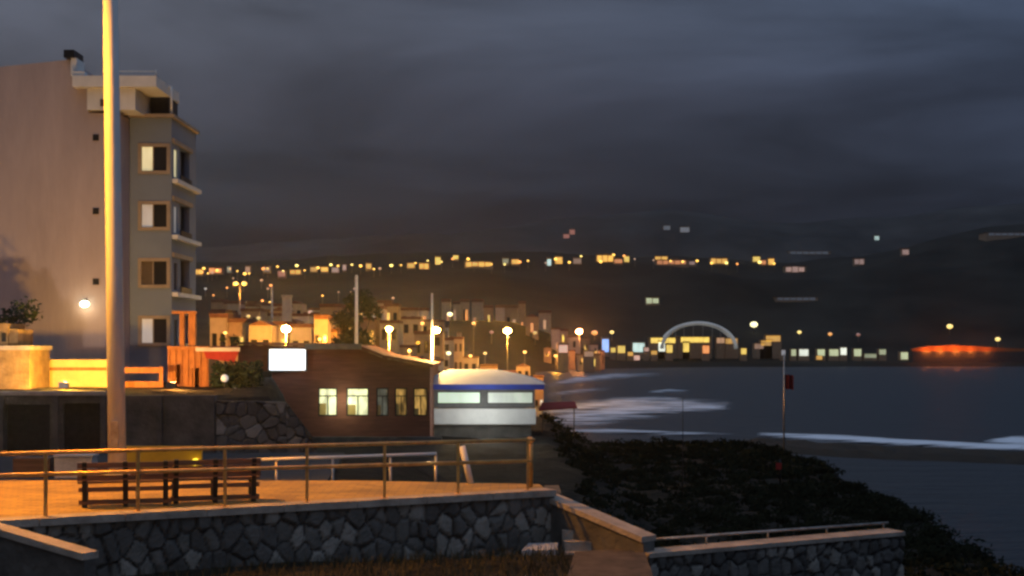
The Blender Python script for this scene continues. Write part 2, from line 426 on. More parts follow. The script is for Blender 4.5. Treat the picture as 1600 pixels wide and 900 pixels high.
# low dark reef between the surf and the near water
m = MB(); st = [(1130, 690, 4), (1220, 698, 11), (1300, 704, 12), (1400, 709, 12), (1500, 713, 11), (1600, 718, 10), (1700, 721, 8), (1800, 724, 3)]
nc = 9
fine = []
for i in range(len(st) - 1):
    for k in range(10):
        a = k / 10; fine.append([st[i][j] * (1 - a) + st[i + 1][j] * a for j in range(3)])
for i, (px, py, hw) in enumerate(fine):
    for k in range(nc):
        t = k / (nc - 1) * 2 - 1; d = CZ / ((py + t * hw - HZ) / F)
        x = PX(px, d)
        m.v.append((x, d, -.25 + (1 - t * t) * (.95 + .35 * mnoise.noise(Vector((x * .5, d * .3, 4)))) * min(1, i / 6)))
for i in range(len(fine) - 1):
    for k in range(nc - 1):
        a = i * nc + k; m.f.append((a, a + nc, a + nc + 1, a + 1))
tag(m.build('reef', mat('wet_reef', (.022, .018, .010), .85, 0, .5, .4, .6, 2)), kind='structure')

# ------------------------------------------------------------------ stone walls
def stone_wall(name, label, a, b, zt0, zt1, zb, thick, cw=.33, ch=.42, seed=1):
    a, b = Vector(a), Vector(b); Lg = (b - a).length; d = (b - a) / Lg; nrm = Vector((d.y, -d.x))     # towards the camera
    rng = np.random.default_rng(seed)
    H = max(zt0, zt1) - zb
    nx, nz = int(Lg / .035), int(H / .035)
    gx, gz = np.meshgrid(np.linspace(0, Lg, nx), np.linspace(0, 1, nz), indexing='ij')
    zt = zt0 + (zt1 - zt0) * gx / Lg; Z = zb + (zt - zb) * gz
    cx, cz = np.meshgrid(np.arange(-1, Lg / cw + 2), np.arange(-1, H / ch + 2), indexing='ij')
    cx = cx + (np.arange(cz.shape[1]) % 2) * .5
    sx = (cx + rng.uniform(-.42, .42, cx.shape)).ravel() * cw; sz = (cz + rng.uniform(-.42, .42, cz.shape)).ravel() * ch
    val = rng.uniform(.16, .72, sx.shape); val[rng.random(sx.shape) < .14] = .95
    f1 = np.full(gx.shape, 9.); f2 = np.full(gx.shape, 9.); idx = np.zeros(gx.shape, int)
    for k in range(len(sx)):
        dd = np.hypot((gx - sx[k]) / 1., (Z - zb - sz[k]) * (cw / ch) ** .6)
        c = dd < f1
        f2 = np.where(c, f1, np.minimum(f2, dd)); f1 = np.where(c, dd, f1); idx = np.where(c, k, idx)
    edge = f2 - f1
    out = np.clip(edge / (.05 + .07 * rng.random(len(sx))[idx]), 0, 1) ** .6 * (.04 + .07 * rng.random(len(sx))[idx]) + (rng.random(edge.shape) - .5) * .010
    at = np.where(edge < .012 + .02 * rng.random(len(sx))[idx], .08, val[idx])
    m = MB(); att = []
    for i in range(nx):
        for j in range(nz):
            p = a + d * gx[i, j] + nrm * out[i, j]; m.v.append((p.x, p.y, Z[i, j])); att.append(float(at[i, j]))
    for i in range(nx - 1):
        for j in range(nz - 1):
            q = i * nz + j; m.f.append((q, q + nz, q + nz + 1, q + 1))
    # body behind the stones
    n0 = len(m.v); c = [a + nrm * .02, b + nrm * .02, b - nrm * thick, a - nrm * thick]; tz = [zt0, zt1, zt1, zt0]
    for k in range(4): m.v.append((c[k].x, c[k].y, zb))
    for k in range(4): m.v.append((c[k].x, c[k].y, tz[k] - .004))
    for f in [(4, 5, 6, 7), (1, 2, 6, 5), (2, 3, 7, 6), (3, 0, 4, 7)]: m.f.append(tuple(n0 + q for q in f))
    att += [.3] * 8; m.att = att
    root = thing(name, (*((a + b) / 2), zb), label, 'wall')
    m.build('stone_face', M_STONE, root)
    return root, d, nrm
WA = Vector((-8.9, 22.41)); WB = Vector((.80, 27.63))
plaza_z = 9.2
wl, wd, wn = stone_wall('stone_wall', 'grey rubble stone retaining wall below the railed plaza with two benches', WA, WB, plaza_z - .12, plaza_z - .12, 7.5, .5, .25, .38, 3)
cp = MB()
def slabline(m, a, b, z0a, z0b, front, back, nrm, th):
    A0 = a + nrm * front; B0 = b + nrm * front; A1 = a - nrm * back; B1 = b - nrm * back
    vs = [(A0.x, A0.y, z0a), (B0.x, B0.y, z0b), (B1.x, B1.y, z0b), (A1.x, A1.y, z0a)]
    vs += [(v[0], v[1], v[2] + th) for v in vs]
    m.add(vs, [(0, 3, 2, 1), (4, 5, 6, 7), (0, 1, 5, 4), (1, 2, 6, 5), (2, 3, 7, 6), (3, 0, 4, 7)])
n_seg = 8
for k in range(n_seg):
    a = WA + (WB - WA) * (k / n_seg) + wd * .006; b = WA + (WB - WA) * ((k + 1) / n_seg) - wd * .006
    slabline(cp, a, b, plaza_z - .115, plaza_z - .115, .13, .32, wn, .125)
cp.build('coping', M['coping'], wl)
# end return of the wall towards the ramp (real side face)
ret = MB(); ret.bar((WB.x + .02, WB.y + .28, 8.25), (WB.x + .02, WB.y + 1.9, 8.25), .30, 1.70); ret.build('end_pier', M['darkwall'], wl)

# plaza floor: jointed paving slab
def paving_mat():
    m = bpy.data.materials.new('plaza_paving'); t = nt_of(m); N, L = t.nodes, t.links; b = N['Principled BSDF']; b.inputs['Roughness'].default_value = .75
    tc = N.new('ShaderNodeTexCoord'); br = N.new('ShaderNodeTexBrick'); br.inputs['Scale'].default_value = 1.4; br.inputs['Mortar Size'].default_value = .012
    br.inputs['Color1'].default_value = (.46, .28, .04, 1); br.inputs['Color2'].default_value = (.30, .175, .03, 1); br.inputs['Mortar'].default_value = (.10, .085, .07, 1)
    L.new(tc.outputs['Object'], br.inputs['Vector'])
    n = N.new('ShaderNodeTexNoise'); n.inputs['Scale'].default_value = 1.1; n.inputs['Detail'].default_value = 7; L.new(tc.outputs['Object'], n.inputs['Vector'])
    r = N.new('ShaderNodeValToRGB'); r.color_ramp.elements[0].position = .35; r.color_ramp.elements[0].color = (.5, .5, .5, 1); r.color_ramp.elements[1].position = .6; r.color_ramp.elements[1].color = (1, 1, 1, 1)
    L.new(n.outputs['Fac'], r.inputs['Fac'])
    mx = N.new('ShaderNodeMix'); mx.data_type = 'RGBA'; mx.blend_type = 'MULTIPLY'; mx.inputs[0].default_value = .75
    L.new(br.outputs['Color'], mx.inputs[6]); L.new(r.outputs['Color'], mx.inputs[7]); L.new(mx.outputs[2], b.inputs['Base Color'])
    bp = N.new('ShaderNodeBump'); bp.inputs['Strength'].default_value = .5; bp.inputs['Distance'].default_value = .02; L.new(n.outputs['Fac'], bp.inputs['Height']); L.new(bp.outputs['Normal'], b.inputs['Normal'])
    return m
a = WA - wn * .325; b = WB - wn * .325
pl = MB(); pl.slab([(a.x, a.y), (b.x, b.y), (.55, 28.75), (-3.0, 29.5), (-14, 29.6), (-14, 22)], 8.0, plaza_z)
tag(pl.build('plaza', paving_mat()), kind='structure')
pk = MB(); pk.bar((-14, 29.66, plaza_z - .4), (-3.0, 29.56, plaza_z - .4), .12, .76); pk.bar((-3.0, 29.56, plaza_z - .4), (.55, 28.81, plaza_z - .4), .12, .76)
tag(pk.build('kerb', M['coping']), kind='structure')

# railing standing on the wall
rail = thing('railing', (*((WA + WB) / 2), plaza_z), 'rusty galvanised two bar railing along the edge of the stone plaza wall', 'railing')
ro = -wn * .12
def on_wall(s): q = WA + (WB - WA) * s + ro; return q
LW = (WB - WA).length
s_posts = []
s = 0.955
while s > 0: s_posts.append(s); s -= 1.50 / LW
for s in s_posts:
    q = on_wall(s); m = MB(); m.bar((q.x, q.y, plaza_z + .008), (q.x, q.y, plaza_z + 1.06 - .08 * s), .05, .05); m.box(q.x - .07, q.x + .07, q.y - .07, q.y + .07, plaza_z + .006, plaza_z + .02); m.build('post', M['rust'], rail)
q0, q1 = on_wall(0.), on_wall(.955)
for nm, h, h2 in (('top_rail', 1.06, .98), ('middle_rail', .72, .57)):
    m = MB(); m.tube([(q0.x, q0.y, plaza_z + h), (q1.x, q1.y, plaza_z + h2)], .034, 10); m.build(nm, M['rust'], rail)
e1 = on_wall(.955); e2 = Vector((.36, 28.2))
m = MB(); m.tube([(e2.x, e2.y, plaza_z), (e2.x, e2.y, plaza_z + .98)], .055, 10); m.build('end_post', M['rust'], rail)
m = MB(); m.tube([(e1.x, e1.y, plaza_z + .98), (e1.x + .12, e1.y + .2, plaza_z + .97), (e2.x, e2.y, plaza_z + .88)], .03, 10)
m.tube([(e1.x, e1.y, plaza_z + .57), (e2.x, e2.y, plaza_z + .50)], .028, 10); m.build('return_rail', M['rust'], rail)

# benches (one of each kind, copied)
def bench():
    r = thing('park_bench', (0, 0, 0), '', 'bench', 'benches on the plaza behind the railing')
    m = MB()
    for k in range(3): m.box(-.80, .80, .04 + k * .15, .17 + k * .15, .405, .44)
    m.build('seat', M['wood'], r, True)
    m = MB()
    for k in range(3):
        z = .465 + k * .11; y = -.05 - k * .026; m.box(-.80, .80, y - .022, y + .022, z, z + .094)
    m.build('backrest', M['wood'], r, True)
    for x in (-.68, 0, .68):
        m = MB(); m.bar((x, .42, .0), (x, .40, .40), .08, .08); m.bar((x, .02, 0), (x, -.02, .42), .085, .08); m.bar((x, -.02, .42), (x, -.115, .79), .08, .06); m.bar((x, -.02, .385), (x, .48, .385), .05, .035)
        m.build('leg_frame', M['iron'], r, True)
    m = MB(); m.box(-.78, .78, -.03, .05, .05, .13); m.box(-.78, .78, -.035, .045, .27, .345); m.build('stretcher', M['wood'], r, True)
    for x in (-.74, .74):
        m = MB(); m.bar((x, -.07, .62), (x, .46, .60), .06, .04); m.bar((x, .44, .42), (x, .44, .60), .04, .04); m.build('armrest', M['iron'], r, True)
    return r
B1 = bench(); B1.location = (PX(196, 24.75), 24.75, plaza_z); B1.rotation_euler.z = math.radians(14)
B1['label'] = 'brown slatted bench at the foot of the tall lamp mast, left of the pair'
B2 = copy_tree(B1); B2.location = (PX(336, 25.35), 25.35, plaza_z); B2.rotation_euler.z = math.radians(17)
B2['label'] = 'brown slatted bench in front of the yellow barrier, right of the pair'

# tall mast
mast = thing('lamp_mast', (PX(183.5, 29.2), 29.2, plaza_z), 'tall pale lamp mast rising out of the top of the picture beside the benches', 'mast')
tx = PX(158, 29.2); top = Vector((PX(168.5, 29.2), 29.2, plaza_z + 13.6))
bx = PX(183.5, 29.2)
m = MB(); m.tube([(bx, 29.2, plaza_z + .22), (bx + (top.x - bx) * .3, 29.2, plaza_z + 4), (top.x, 29.2, plaza_z + 13.6)], [.185, .168, .135], 28); m.build('shaft', M['mast'], mast)
m = MB(); m.tube([(bx, 29.2, plaza_z), (bx, 29.2, plaza_z + .2), (bx, 29.2, plaza_z + .26)], [.27, .25, .19], 24); m.build('base_collar', M['white'], mast)
m = MB(); m.box(bx - .09, bx + .07, 28.985, 29.03, plaza_z + .75, plaza_z + 1.25); m.build('access_hatch', M['galv'], mast)
m = MB(); m.box(top.x - 1.1, top.x + 1.1, 29.1, 29.3, plaza_z + 13.6, plaza_z + 13.75); m.build('crossarm', M['iron'], mast)
for sx in (-.9, .9):
    m = MB(); m.box(top.x + sx - .3, top.x + sx + .3, 28.95, 29.3, plaza_z + 13.3, plaza_z + 13.6); m.build('floodlight', M['iron'], mast)

# things behind the plaza on the lower road
d = 36.
bar = thing('road_barrier', (PX(256, d), d, 8.6), 'mustard yellow road barrier with an amber warning lamp behind the benches', 'barrier')
x0, x1 = PX(197, d), PX(316, d)
m = MB(); m.box(x0, x1, d - .05, d + .05, PZ(731, d), PZ(697, d)); m.build('panel', M['yellowpl'], bar)
for x in (x0 + .15, x1 - .15):
    m = MB(); m.bar((x, d + .08, 8.55), (x, d + .08, PZ(700, d)), .06, .06); m.box(x - .06, x + .06, d - .25, d + .35, 8.55, 8.6); m.build('foot', M['iron'], bar)
m = MB(); c = P(305, 722, d - .13); m.tube([(c.x, c.y - .06, c.z), (c.x, c.y + .07, c.z)], .085, 14); m.build('warning_lamp', G['amberlight'], bar)
blk = MB(); x0, x1 = PX(90, d), PX(148, d); blk.box(x0, x1, d - .25, d + .25, 8.5, PZ(713, d)); blk.box(x0 - .03, x1 + .03, d - .28, d + .28, PZ(713, d) + .001, PZ(710, d))
tag(blk.build('concrete_block', M['concrete']), 'pale concrete block on the lower road left of the tall mast', 'block')
pn = MB(); x0, x1 = PX(20, d), PX(78, d); pn.box(x0, x1, d, d + .5, 8.5, PZ(716, d))
tag(pn.build('wooden_planter', M['wood']), 'low brown wooden planter beyond the plaza at the left border', 'planter')
# pale handrail of the ramp behind the plaza
hr = thing('handrail', (PX(540, 30.6), 30.6, 8.55), 'pale grey ramp handrail seen through the rusty railing', 'handrail')
m = MB(); m.tube([P(385, 719, 30.6), P(682, 709, 30.6)], .035, 8); m.build('rail', M['white'], hr)
for px, py in ((432, 718), (520, 714.5), (610, 711.5), (681, 709)):
    q = P(px, py, 30.6); m = MB(); m.tube([(q.x, q.y, 8.3), q], .028, 8); m.build('post', M['galv'], hr)
wp = MB(); wp.tube([P(736, 757, 28.9), P(722, 697, 28.9)], .065, 10)
tag(wp.build('leaning_post', M['white']), 'white leaning post inside the right end of the railing', 'post')

# lower road sheet
rd = MB(); rd.slab([(-40, 29.9), (-4.2, 29.9), (-5.2, 44.2), (-40, 44.2)], 8.3, 8.67)
tag(rd.build('road', M['asphalt']), kind='structure')

# ramp, low wall and path at the right
ra = thing('ramp_wall', (1.6, 27.2, 7.8), 'sloping ramp wall with an orange lit coping right of the plaza', 'wall')
A, Bq = P(862, 768, 28.0), P(1024, 836, 26.2)
m = MB(); dv = (Bq - A).normalized(); sd = Vector((dv.y, -dv.x, 0)).normalized()
def slantslab(m, A, B, w0, w1, th):
    vs = []
    for p in (A, B):
        for s_ in (w0, w1):
            vs.append(p + sd * s_)
    vs = [vs[0], vs[1], vs[3], vs[2]]
    vs += [v - Vector((0, 0, th)) for v in vs]
    m.add(vs, [(0, 1, 2, 3), (7, 6, 5, 4), (0, 4, 5, 1), (1, 5, 6, 2), (2, 6, 7, 3), (3, 7, 4, 0)])
slantslab(m, A, Bq, -.02, .40, .10); m.build('coping', M['coping'], ra)
m = MB(); slantslab(m, A - Vector((0, 0, .103)), Bq - Vector((0, 0, .103)), .03, .35, 1.6); m.build('side_wall', M['darkwall'], ra)
RA_, RB_ = Vector((PX(1012, 25.9), 25.9)), Vector((PX(1408, 28.2), 28.2))
wr, rd_, rn_ = stone_wall('stone_wall', 'low rubble stone wall with brown coping beside the dark headland', RA_, RB_, 8.14, 8.24, 7.2, .45, .22, .30, 11)
m = MB(); slabline(m, RA_ - rd_ * .02, RB_ + rd_ * .02, 8.145, 8.245, .10, .46, rn_, .08); m.build('coping', M['coping'], wr)
m = MB(); q0 = RA_ - rn_ * .40; q1 = RB_ - rn_ * .40
m.tube([(q0.x, q0.y, 8.40), (q1.x, q1.y, 8.44)], .025, 8); lr = thing('low_rail', (*((RA_ + RB_) / 2), 8.2), 'thin brown pipe rail along the back of the low stone wall', 'rail')
m.build('pipe', M['galv'], lr)
for k in range(5):
    q = q0 + (q1 - q0) * (k / 4 * .96 + .02); z = 8.2 + .1 * k / 4; m = MB(); m.tube([(q.x, q.y, z), (q.x, q.y, 8.40 + .04 * k / 4)], .018, 6); m.build('post', M['galv'], lr)
pth = MB(); pth.slab([(.9, 23.2), (2.3, 23.2), (2.42, 25.85), (1.95, 26.3), (1.15, 26.0)], 7.6, 8.235); tag(pth.build('path', mat('earth_path', (.085, .065, .05), .95, 0, .5, 2.5, .6, 12)), kind='structure')
stp = thing('steps', (1.75, 26.6, 7.9), 'short flight of stone steps between the plaza wall and the ramp', 'steps')
for k in range(4):
    m = MB(); m.box(1.0 + k * -.02, 1.95 - k * .22, 26.5 + k * .32, 26.82 + k * .32, 7.5, 8.13 + k * .17); m.build('step', M['coping'], stp)
gs = MB(); q = P(843, 858, 26.5); gs.slab([(q.x - .34, q.y - .35), (q.x + .30, q.y - .3), (q.x + .36, q.y + .28), (q.x - .2, q.y + .35)], 8.0, [8.23, 8.25, 8.29, 8.27])
tag(gs.build('paving_stone', M['greyslab']), 'grey flat stone lying on the grass below the plaza corner', 'stone')
lc = thing('ramp_kerb', (PX(70, 21), 21, 7.8), 'orange lit sloping kerb at the lower left below the plaza', 'kerb')
A, Bq = P(-10, 817, 21.6), P(146, 862, 20.6); dv = (Bq - A).normalized(); sd = Vector((dv.y, -dv.x, 0)).normalized()
m = MB(); slantslab(m, A, Bq, -.1, .22, .10); m.build('coping', M['coping'], lc)
m = MB(); slantslab(m, A - Vector((0, 0, .103)), Bq - Vector((0, 0, .103)), -.05, .17, .9); m.build('side_wall', M['darkwall'], lc)

# grass in the foreground
rng = random.Random(3); m = MB()
for k in range(9000):
    y = rng.uniform(20, 26.2); x = rng.uniform(-9, 2.3)
    lim = 22.41 + (x + 8.9) * .538 - .3
    if y > lim or (1.0 < x < 2.4 and y > 23): continue
    z = float(ground_near(x, y)); h = rng.uniform(.06, .26); a = rng.uniform(0, 6.28); w = .012; lx, ly = rng.gauss(0, .07), rng.gauss(0, .07)
    m.add([(x - w * math.cos(a), y - w * math.sin(a), z - .03), (x + w * math.cos(a), y + w * math.sin(a), z - .03), (x + lx, y + ly, z + h)], [(0, 1, 2)])
tag(m.build('grass', M['grass']), 'dry dark grass in front of the stone walls', 'grass', kind='stuff')

# scrub on the headland: leaf clumps with an uneven outline
rng = random.Random(5); m = MB()
def leafball(m, c, r, n, size, rng, flat=.7):
    for _ in range(n):
        u = Vector((rng.gauss(0, 1), rng.gauss(0, 1), rng.gauss(0, 1))).normalized() * (r * rng.uniform(.35, 1.0)); u.z *= flat
        p = c + u; a = Vector((rng.gauss(0, 1), rng.gauss(0, 1), rng.gauss(0, 1))).normalized(); b = a.orthogonal().normalized(); s_ = size * rng.uniform(.6, 1.4)
        m.add([p - a * s_, p + b * s_ * .5, p + a * s_, p - b * s_ * .5], [(0, 1, 2, 3)])
for k in range(1500):
    y = rng.uniform(29.5, 107) ; xs_ = float(np.interp(y, BY, BX)); x = xs_ - abs(rng.gauss(0, 1)) * 5 if rng.random() < .42 else rng.uniform(2.5, xs_)
    if x < 2.2 or (y < 34 and x < 8): continue
    if 5.5 < x + 0 < 9 and 38 < y < 42: continue
    r = rng.uniform(.2, .8) * (1.4 if rng.random() < .12 else .8); z = gn(x, y)
    leafball(m, Vector((x, y, z + r * .12)), r, int(30 + 75 * r), .055 + .0007 * y, rng, .5)
tag(m.build('headland_scrub', M['scrub']), 'black low scrub covering the headland above the water', 'scrub', kind='stuff')
hp = MB()
hp.slab([(PX(940, 40), 40), (PX(1020, 40), 40), (PX(1018, 41.2), 41.2), (PX(942, 41.2), 41.2)], 5.0, 6.22); tag(hp.build('pale_slab', M['concrete']), 'pale flat slab lying in the dark headland scrub', 'slab')

# thin poles on the headland
def flagpole(px, y0, y1, d, label, flag=None, r=.045):
    a = P(px, y1, d); x = a.x; z0 = min(gn(x, d), PZ(y0, d))
    t = thing('flagpole', (x, d, z0), label, 'flagpole')
    m = MB(); m.tube([(x, d, z0 - .2), (x, d, a.z)], [r, r * .7], 8); m.build('pole', M['iron'] if r < .03 else M['galv'], t)
    if flag:
        m = MB(); fw, fh = flag; n = 8; vs = []; fs = []
        for i in range(n + 1):
            for j in range(2):
                vs.append((x + .04 + fw * i / n, d + .10 * math.sin(i * 1.3), PZ(585, d) - j * fh - .05 * i / n * (1 + .5 * math.sin(i))))
        for i in range(n): fs.append((2 * i, 2 * i + 1, 2 * i + 3, 2 * i + 2))
        m.add(vs, fs); m.build('flag', mat('faded_red_cloth', (.14, .018, .018), .9, 0, .2, 3), t)
    return t
flagpole(1225, 690, 553, 98, 'thin tall pole with a red flag above the surf line', (.6, 1.0), .06)
flagpole(1067, 765, 622, 62, 'thin bare pole standing in the black headland', None, .022)
rs = thing('marker_post', (PX(1218, 52), 52, gn(PX(1218, 52), 52)), 'short post with a small dull red board on the headland', 'marker')
m = MB(); q = P(1219, 718, 52); m.tube([(q.x, 52, q.z - .9), (q.x, 52, q.z)], .035, 8); m.build('post', M['iron'], rs)
m = MB(); m.box(q.x - .16, q.x + .04, 51.94, 51.96, q.z - .36, q.z - .12); m.build('board', M['redcanvas'], rs)

# ------------------------------------------------------------------ middle distance, left
def retaining():
    r = thing('retaining_wall', (PX(150, 45), 45, 8.6), 'dark stained retaining wall under the tall apartment block', 'wall')
    m = MB(); m.holed(PX(-60, 45), PX(335, 45), 8.4, PZ(618, 45), 45, 45.5, [(PX(8, 45), PX(78, 45), 8.4, PZ(632, 45)), (PX(98, 45), PX(158, 45), 8.4, PZ(630, 45))]); m.build('wall', M['darkwall'], r)
    m = MB(); m.box(PX(-60, 45), PX(166, 45), 44.9, 45.6, PZ(618, 45) + .003, PZ(612, 45)); m.build('cap', M['coping'], r)
    for a, b, c in ((8, 78, 632), (98, 158, 630)):
        m = MB(); m.box(PX(a, 45) , PX(b, 45), 45.2, 45.28, 8.4, PZ(c, 45)); m.build('garage_door', M['iron'], r)
    for px in (3, 88, 163, 250):
        m = MB(); m.box(PX(px, 45) - .09, PX(px, 45) + .09, 44.86, 44.995, 8.4, PZ(619, 45)); m.build('pilaster', M['darkwall'], r)
retaining()
stone_wall('stone_wall', 'grey stone wall between the dark retaining wall and the restaurant', (PX(337, 45.2), 45.2), (PX(446, 46.2), 46.2), PZ(626, 45.2), PZ(628, 46.2), 8.2, .5, .42, .36, 5)
stone_wall('stone_wall', 'sloping stone wall end that descends left of the lit restaurant windows', (PX(446.5, 46.2), 46.2), (PX(494, 46.6), 46.6), PZ(628, 46.2), PZ(690, 46.6), 8.2, .5, .38, .32, 6)
# tall apartment block
D = 66.
ap = thing('apartment_block', (PX(150, D), D, 10.2), 'tall apartment block with blank pink gable and grey window front', 'building')
m = MB(); zb = 9.6
m.prism([(PX(-230, D), zb), (PX(188, D), zb), (PX(188, D), PZ(178, D)), (PX(138, D), PZ(176, D)), (PX(138, D), PZ(124, D)), (PX(113, D), PZ(119, D)), (PX(109, D), PZ(93, D)), (PX(-230, D), PZ(128, D))], D, D + 6)
m.build('gable_wall', M['pink'], ap)
m = MB(); m.tube([(PX(178, D), D - .09, zb), (PX(178, D), D - .09, PZ(186, D)), (PX(181, D), D - .09, PZ(181, D))], .07, 8); m.build('downpipe', M['greyrender'], ap)
for px_, py_ in ((150, 215), (150, 330), (150, 440)):
    m = MB(); m.box(PX(px_, D) - .14, PX(px_, D) + .14, D - .05, D - .003, PZ(py_, D) - .14, PZ(py_, D) + .14); m.build('vent', M['iron'], ap)
D2 = 67.6
rows = [(224, 272), (314, 360), (403, 450), (493, 541)]
gx0, gx1 = PX(190, D2), PX(268, D2)
DE = gx1 / PX(306, 1)           # depth at which the side wall ends
def side(m, y0, y1, z0, z1, th, holes):
    """upright slab in the side plane x = gx1, facing +x"""
    t_ = MB(); t_.holed(y0, y1, z0, z1, 0, th, holes)
    return m.add([(gx1 - v[1], v[0], v[2]) for v in t_.v], t_.f)
def SY(px): return gx1 / PX(px, 1)
holes = [(PX(220, D2), PX(262, D2), PZ(b - 4, D2), PZ(a + 4, D2)) for a, b in rows]
sholes = []
for a, b in rows:
    sholes.append((D2 + .5, SY(277.5), PZ(b + 2, D2), PZ(a + 6, D2))); sholes.append((SY(280.5), SY(296), PZ(b + 4, D2), PZ(a - 2, D2)))
m = MB(); m.holed(gx0, gx1, zb, PZ(184, D2), D2, D2 + .3, holes)
side(m, D2 + .302, DE, zb, PZ(184, D2), .28, sholes)
m.box(gx0 + .3, gx1 - .282, DE - .3, DE, zb, PZ(184, D2)); m.box(gx0, gx0 + .28, D2 + .302, DE, zb, PZ(184, D2))
for z in [PZ(b + 6, D2) - .3 for a, b in rows] + [PZ(184, D2) - .3]: m.box(gx0 + .283, gx1 - .283, D2 + .303, DE - .303, z, z + .25)
m.box(gx0 + .284, gx1 - .284, D2 + 2.9, D2 + 3.1, zb, PZ(184, D2) - .31)
m.build('front_wall', M['greyrender'], ap)
m = MB(); m.box(gx0 - .02, gx1 + .18, D2 - .25, DE + .1, PZ(184, D2) + .003, PZ(179, D2)); m.build('roof_slab', M['trim'], ap)
for i, (a, b) in enumerate(rows):
    f = MB(); x0, x1, z0, z1 = PX(216, D2), PX(266, D2), PZ(b, D2), PZ(a, D2); w = .16
    f.box(x0, x1, D2 - .06, D2 + .2, z0, z0 + w); f.box(x0, x1, D2 - .06, D2 + .2, z1 - w, z1); f.box(x0, x0 + w, D2 - .06, D2 + .2, z0 + w, z1 - w); f.box(x1 - w, x1, D2 - .06, D2 + .2, z0 + w, z1 - w)
    wf = f.build('window', M['trim'], ap)
    inner = x1 - x0 - 2 * w; xa = x0 + w; lit = [G['win_tall'], G['win_talldim'], G['loggia'] if False else M['loggia'], G['win_talldim']][i]
    q = MB(); q.box(xa, xa + inner * .42, D2 + .10, D2 + .14, z0 + w, z1 - w); q.build('pane', lit, wf)
    q = MB(); q.box(xa + inner * .42 + .05, x1 - w, D2 + .12, D2 + .16, z0 + w, z1 - w); q.build('pane', M['darkglass'], wf)
    q = MB(); q.box(xa + inner * .42, xa + inner * .42 + .05, D2 + .06, D2 + .18, z0 + w, z1 - w); q.build('mullion', M['trim'], wf)
    # corner: lit side pane, deep balcony opening, lintel and slab on the side wall
    pn_ = MB(); pn_.box(gx1 - .12, gx1 - .08, D2 + .5, SY(277.5), PZ(b + 2, D2), PZ(a + 6, D2)); pn_.build('side_pane', [G['win_tall'], G['win_talldim'], M['darkglass'], M['loggia']][i], ap)
    ln = MB(); ln.box(gx1 + .003, gx1 + .10, D2 + .1, SY(299), PZ(a - 2, D2) + .003, PZ(a - 9, D2)); ln.build('lintel', M['trim'], ap)
    sl = MB(); sl.box(gx1 + .003, gx1 + .28, D2 + .1, DE + .05, PZ(b + 13, D2), PZ(b + 6.5, D2)); sl.build('balcony_slab', M['white'], ap)
    bp_ = MB(); bp_.box(gx1 + .06, gx1 + .10, SY(280), SY(297), PZ(b + 6, D2) , PZ(b - 4, D2)); bp_.build('balcony_parapet', M['iron'], ap)
# roof terrace: pale slabs, stair box, chimney
m = MB(); m.box(PX(119, D), PX(249, D), D - .6, D + 4, PZ(139, D), PZ(122, D)); m.box(PX(119, D), PX(137, D) , D - .5, D - .004, PZ(122, D) + .003, PZ(115, D)); m.build('terrace_canopy', M['white'], ap)
m = MB(); m.box(PX(139, D), PX(214, D), D - .3, D + 4, PZ(173, D), PZ(139, D) - .003); m.build('stair_box', M['white'], ap)
m = MB(); m.box(PX(160, D), PX(188, D), D - .36, D - .303, PZ(168, D), PZ(157, D)); m.build('stair_window', M['loggia'], ap)
m = MB(); m.box(PX(216, D), PX(246, D), D + 2.2, D + 4, PZ(178, D), PZ(139, D) - .003); m.build('terrace_room', M['iron'], ap)
m = MB(); m.tube([(PX(268, D2), D2, PZ(179, D2)), (PX(268, D2), D2, PZ(136, D2))], .06, 8); m.tube([(PX(268, D2), D2, PZ(136, D2)), (PX(240, D2), D2 + .6, PZ(136, D2))], .05, 8); m.build('terrace_rail', M['white'], ap)
m = MB(); m.tube([(PX(247, D), D - .4, PZ(122, D)), (PX(247, D), D - .4, PZ(112, D))], .05, 8); m.tube([(PX(247, D), D - .4, PZ(114, D)), (PX(165, D), D - .4, PZ(114, D))], .03, 6); m.build('terrace_rail', M['white'], ap)
m = MB(); m.box(PX(113, D), PX(122, D), D - .25, D + 1, PZ(120, D), PZ(92, D)); ch = m.build('chimney', M['white'], ap)
m = MB(); m.box(PX(103, D), PX(119, D), D - .35, D + 1.1, PZ(92, D) + .003, PZ(80, D)); m.build('chimney_cowl', M['iron'], ch)
# wall lamp on the gable
wlp = thing('wall_lamp', (*P(132, 476, D - .3)[:2], PZ(476, D)), 'small yellow wall lamp on the blank pink gable', 'lamp')
q = P(132, 475, D - .35); m = MB(); m.ball(q, .17, 12, 8, (1.3, 1, .9)); m.build('globe', G['palelamp'], wlp)
m = MB(); m.bar((q.x, D - .003, q.z + .2), (q.x, D - .35, q.z + .2), .05, .05); m.build('bracket', M['iron'], wlp)
light('wall_lamp_light', (q.x, D - .7, q.z - .1), WARM, 22, .1, wlp)

# low ochre wall in front of the block, lit by floodlights standing behind the retaining wall
d = 60.
ow = thing('garden_wall', (PX(140, d), d, 10.2), 'long ochre garden wall glowing yellow under the pink gable', 'wall')
m = MB(); m.box(PX(46, d), PX(186, d), d, d + .35, 9.7, PZ(579, d)); m.build('lower_course', M['ochre'], ow)
m = MB(); m.box(PX(46, d), PX(186, d), d + .04, d + .32, PZ(579, d) + .003, PZ(574, d)); m.build('groove', M['orangewood'], ow)
m = MB(); m.box(PX(50, d), PX(186, d), d - .04, d + .36, PZ(574, d) + .003, PZ(562, d)); m.build('top_course', M['ochre'], ow)
m = MB(); m.box(PX(186.5, d), PX(252, d), d + .1, d + .4, 9.7, PZ(596, d)); m.box(PX(186.5, d), PX(252, d), d + .1, d + .4, PZ(583, d), PZ(574, d)); m.box(PX(248, d), PX(254, d), d + .05, d + .095, 9.7, PZ(573, d)); m.build('open_bay', M['orangewood'], ow)
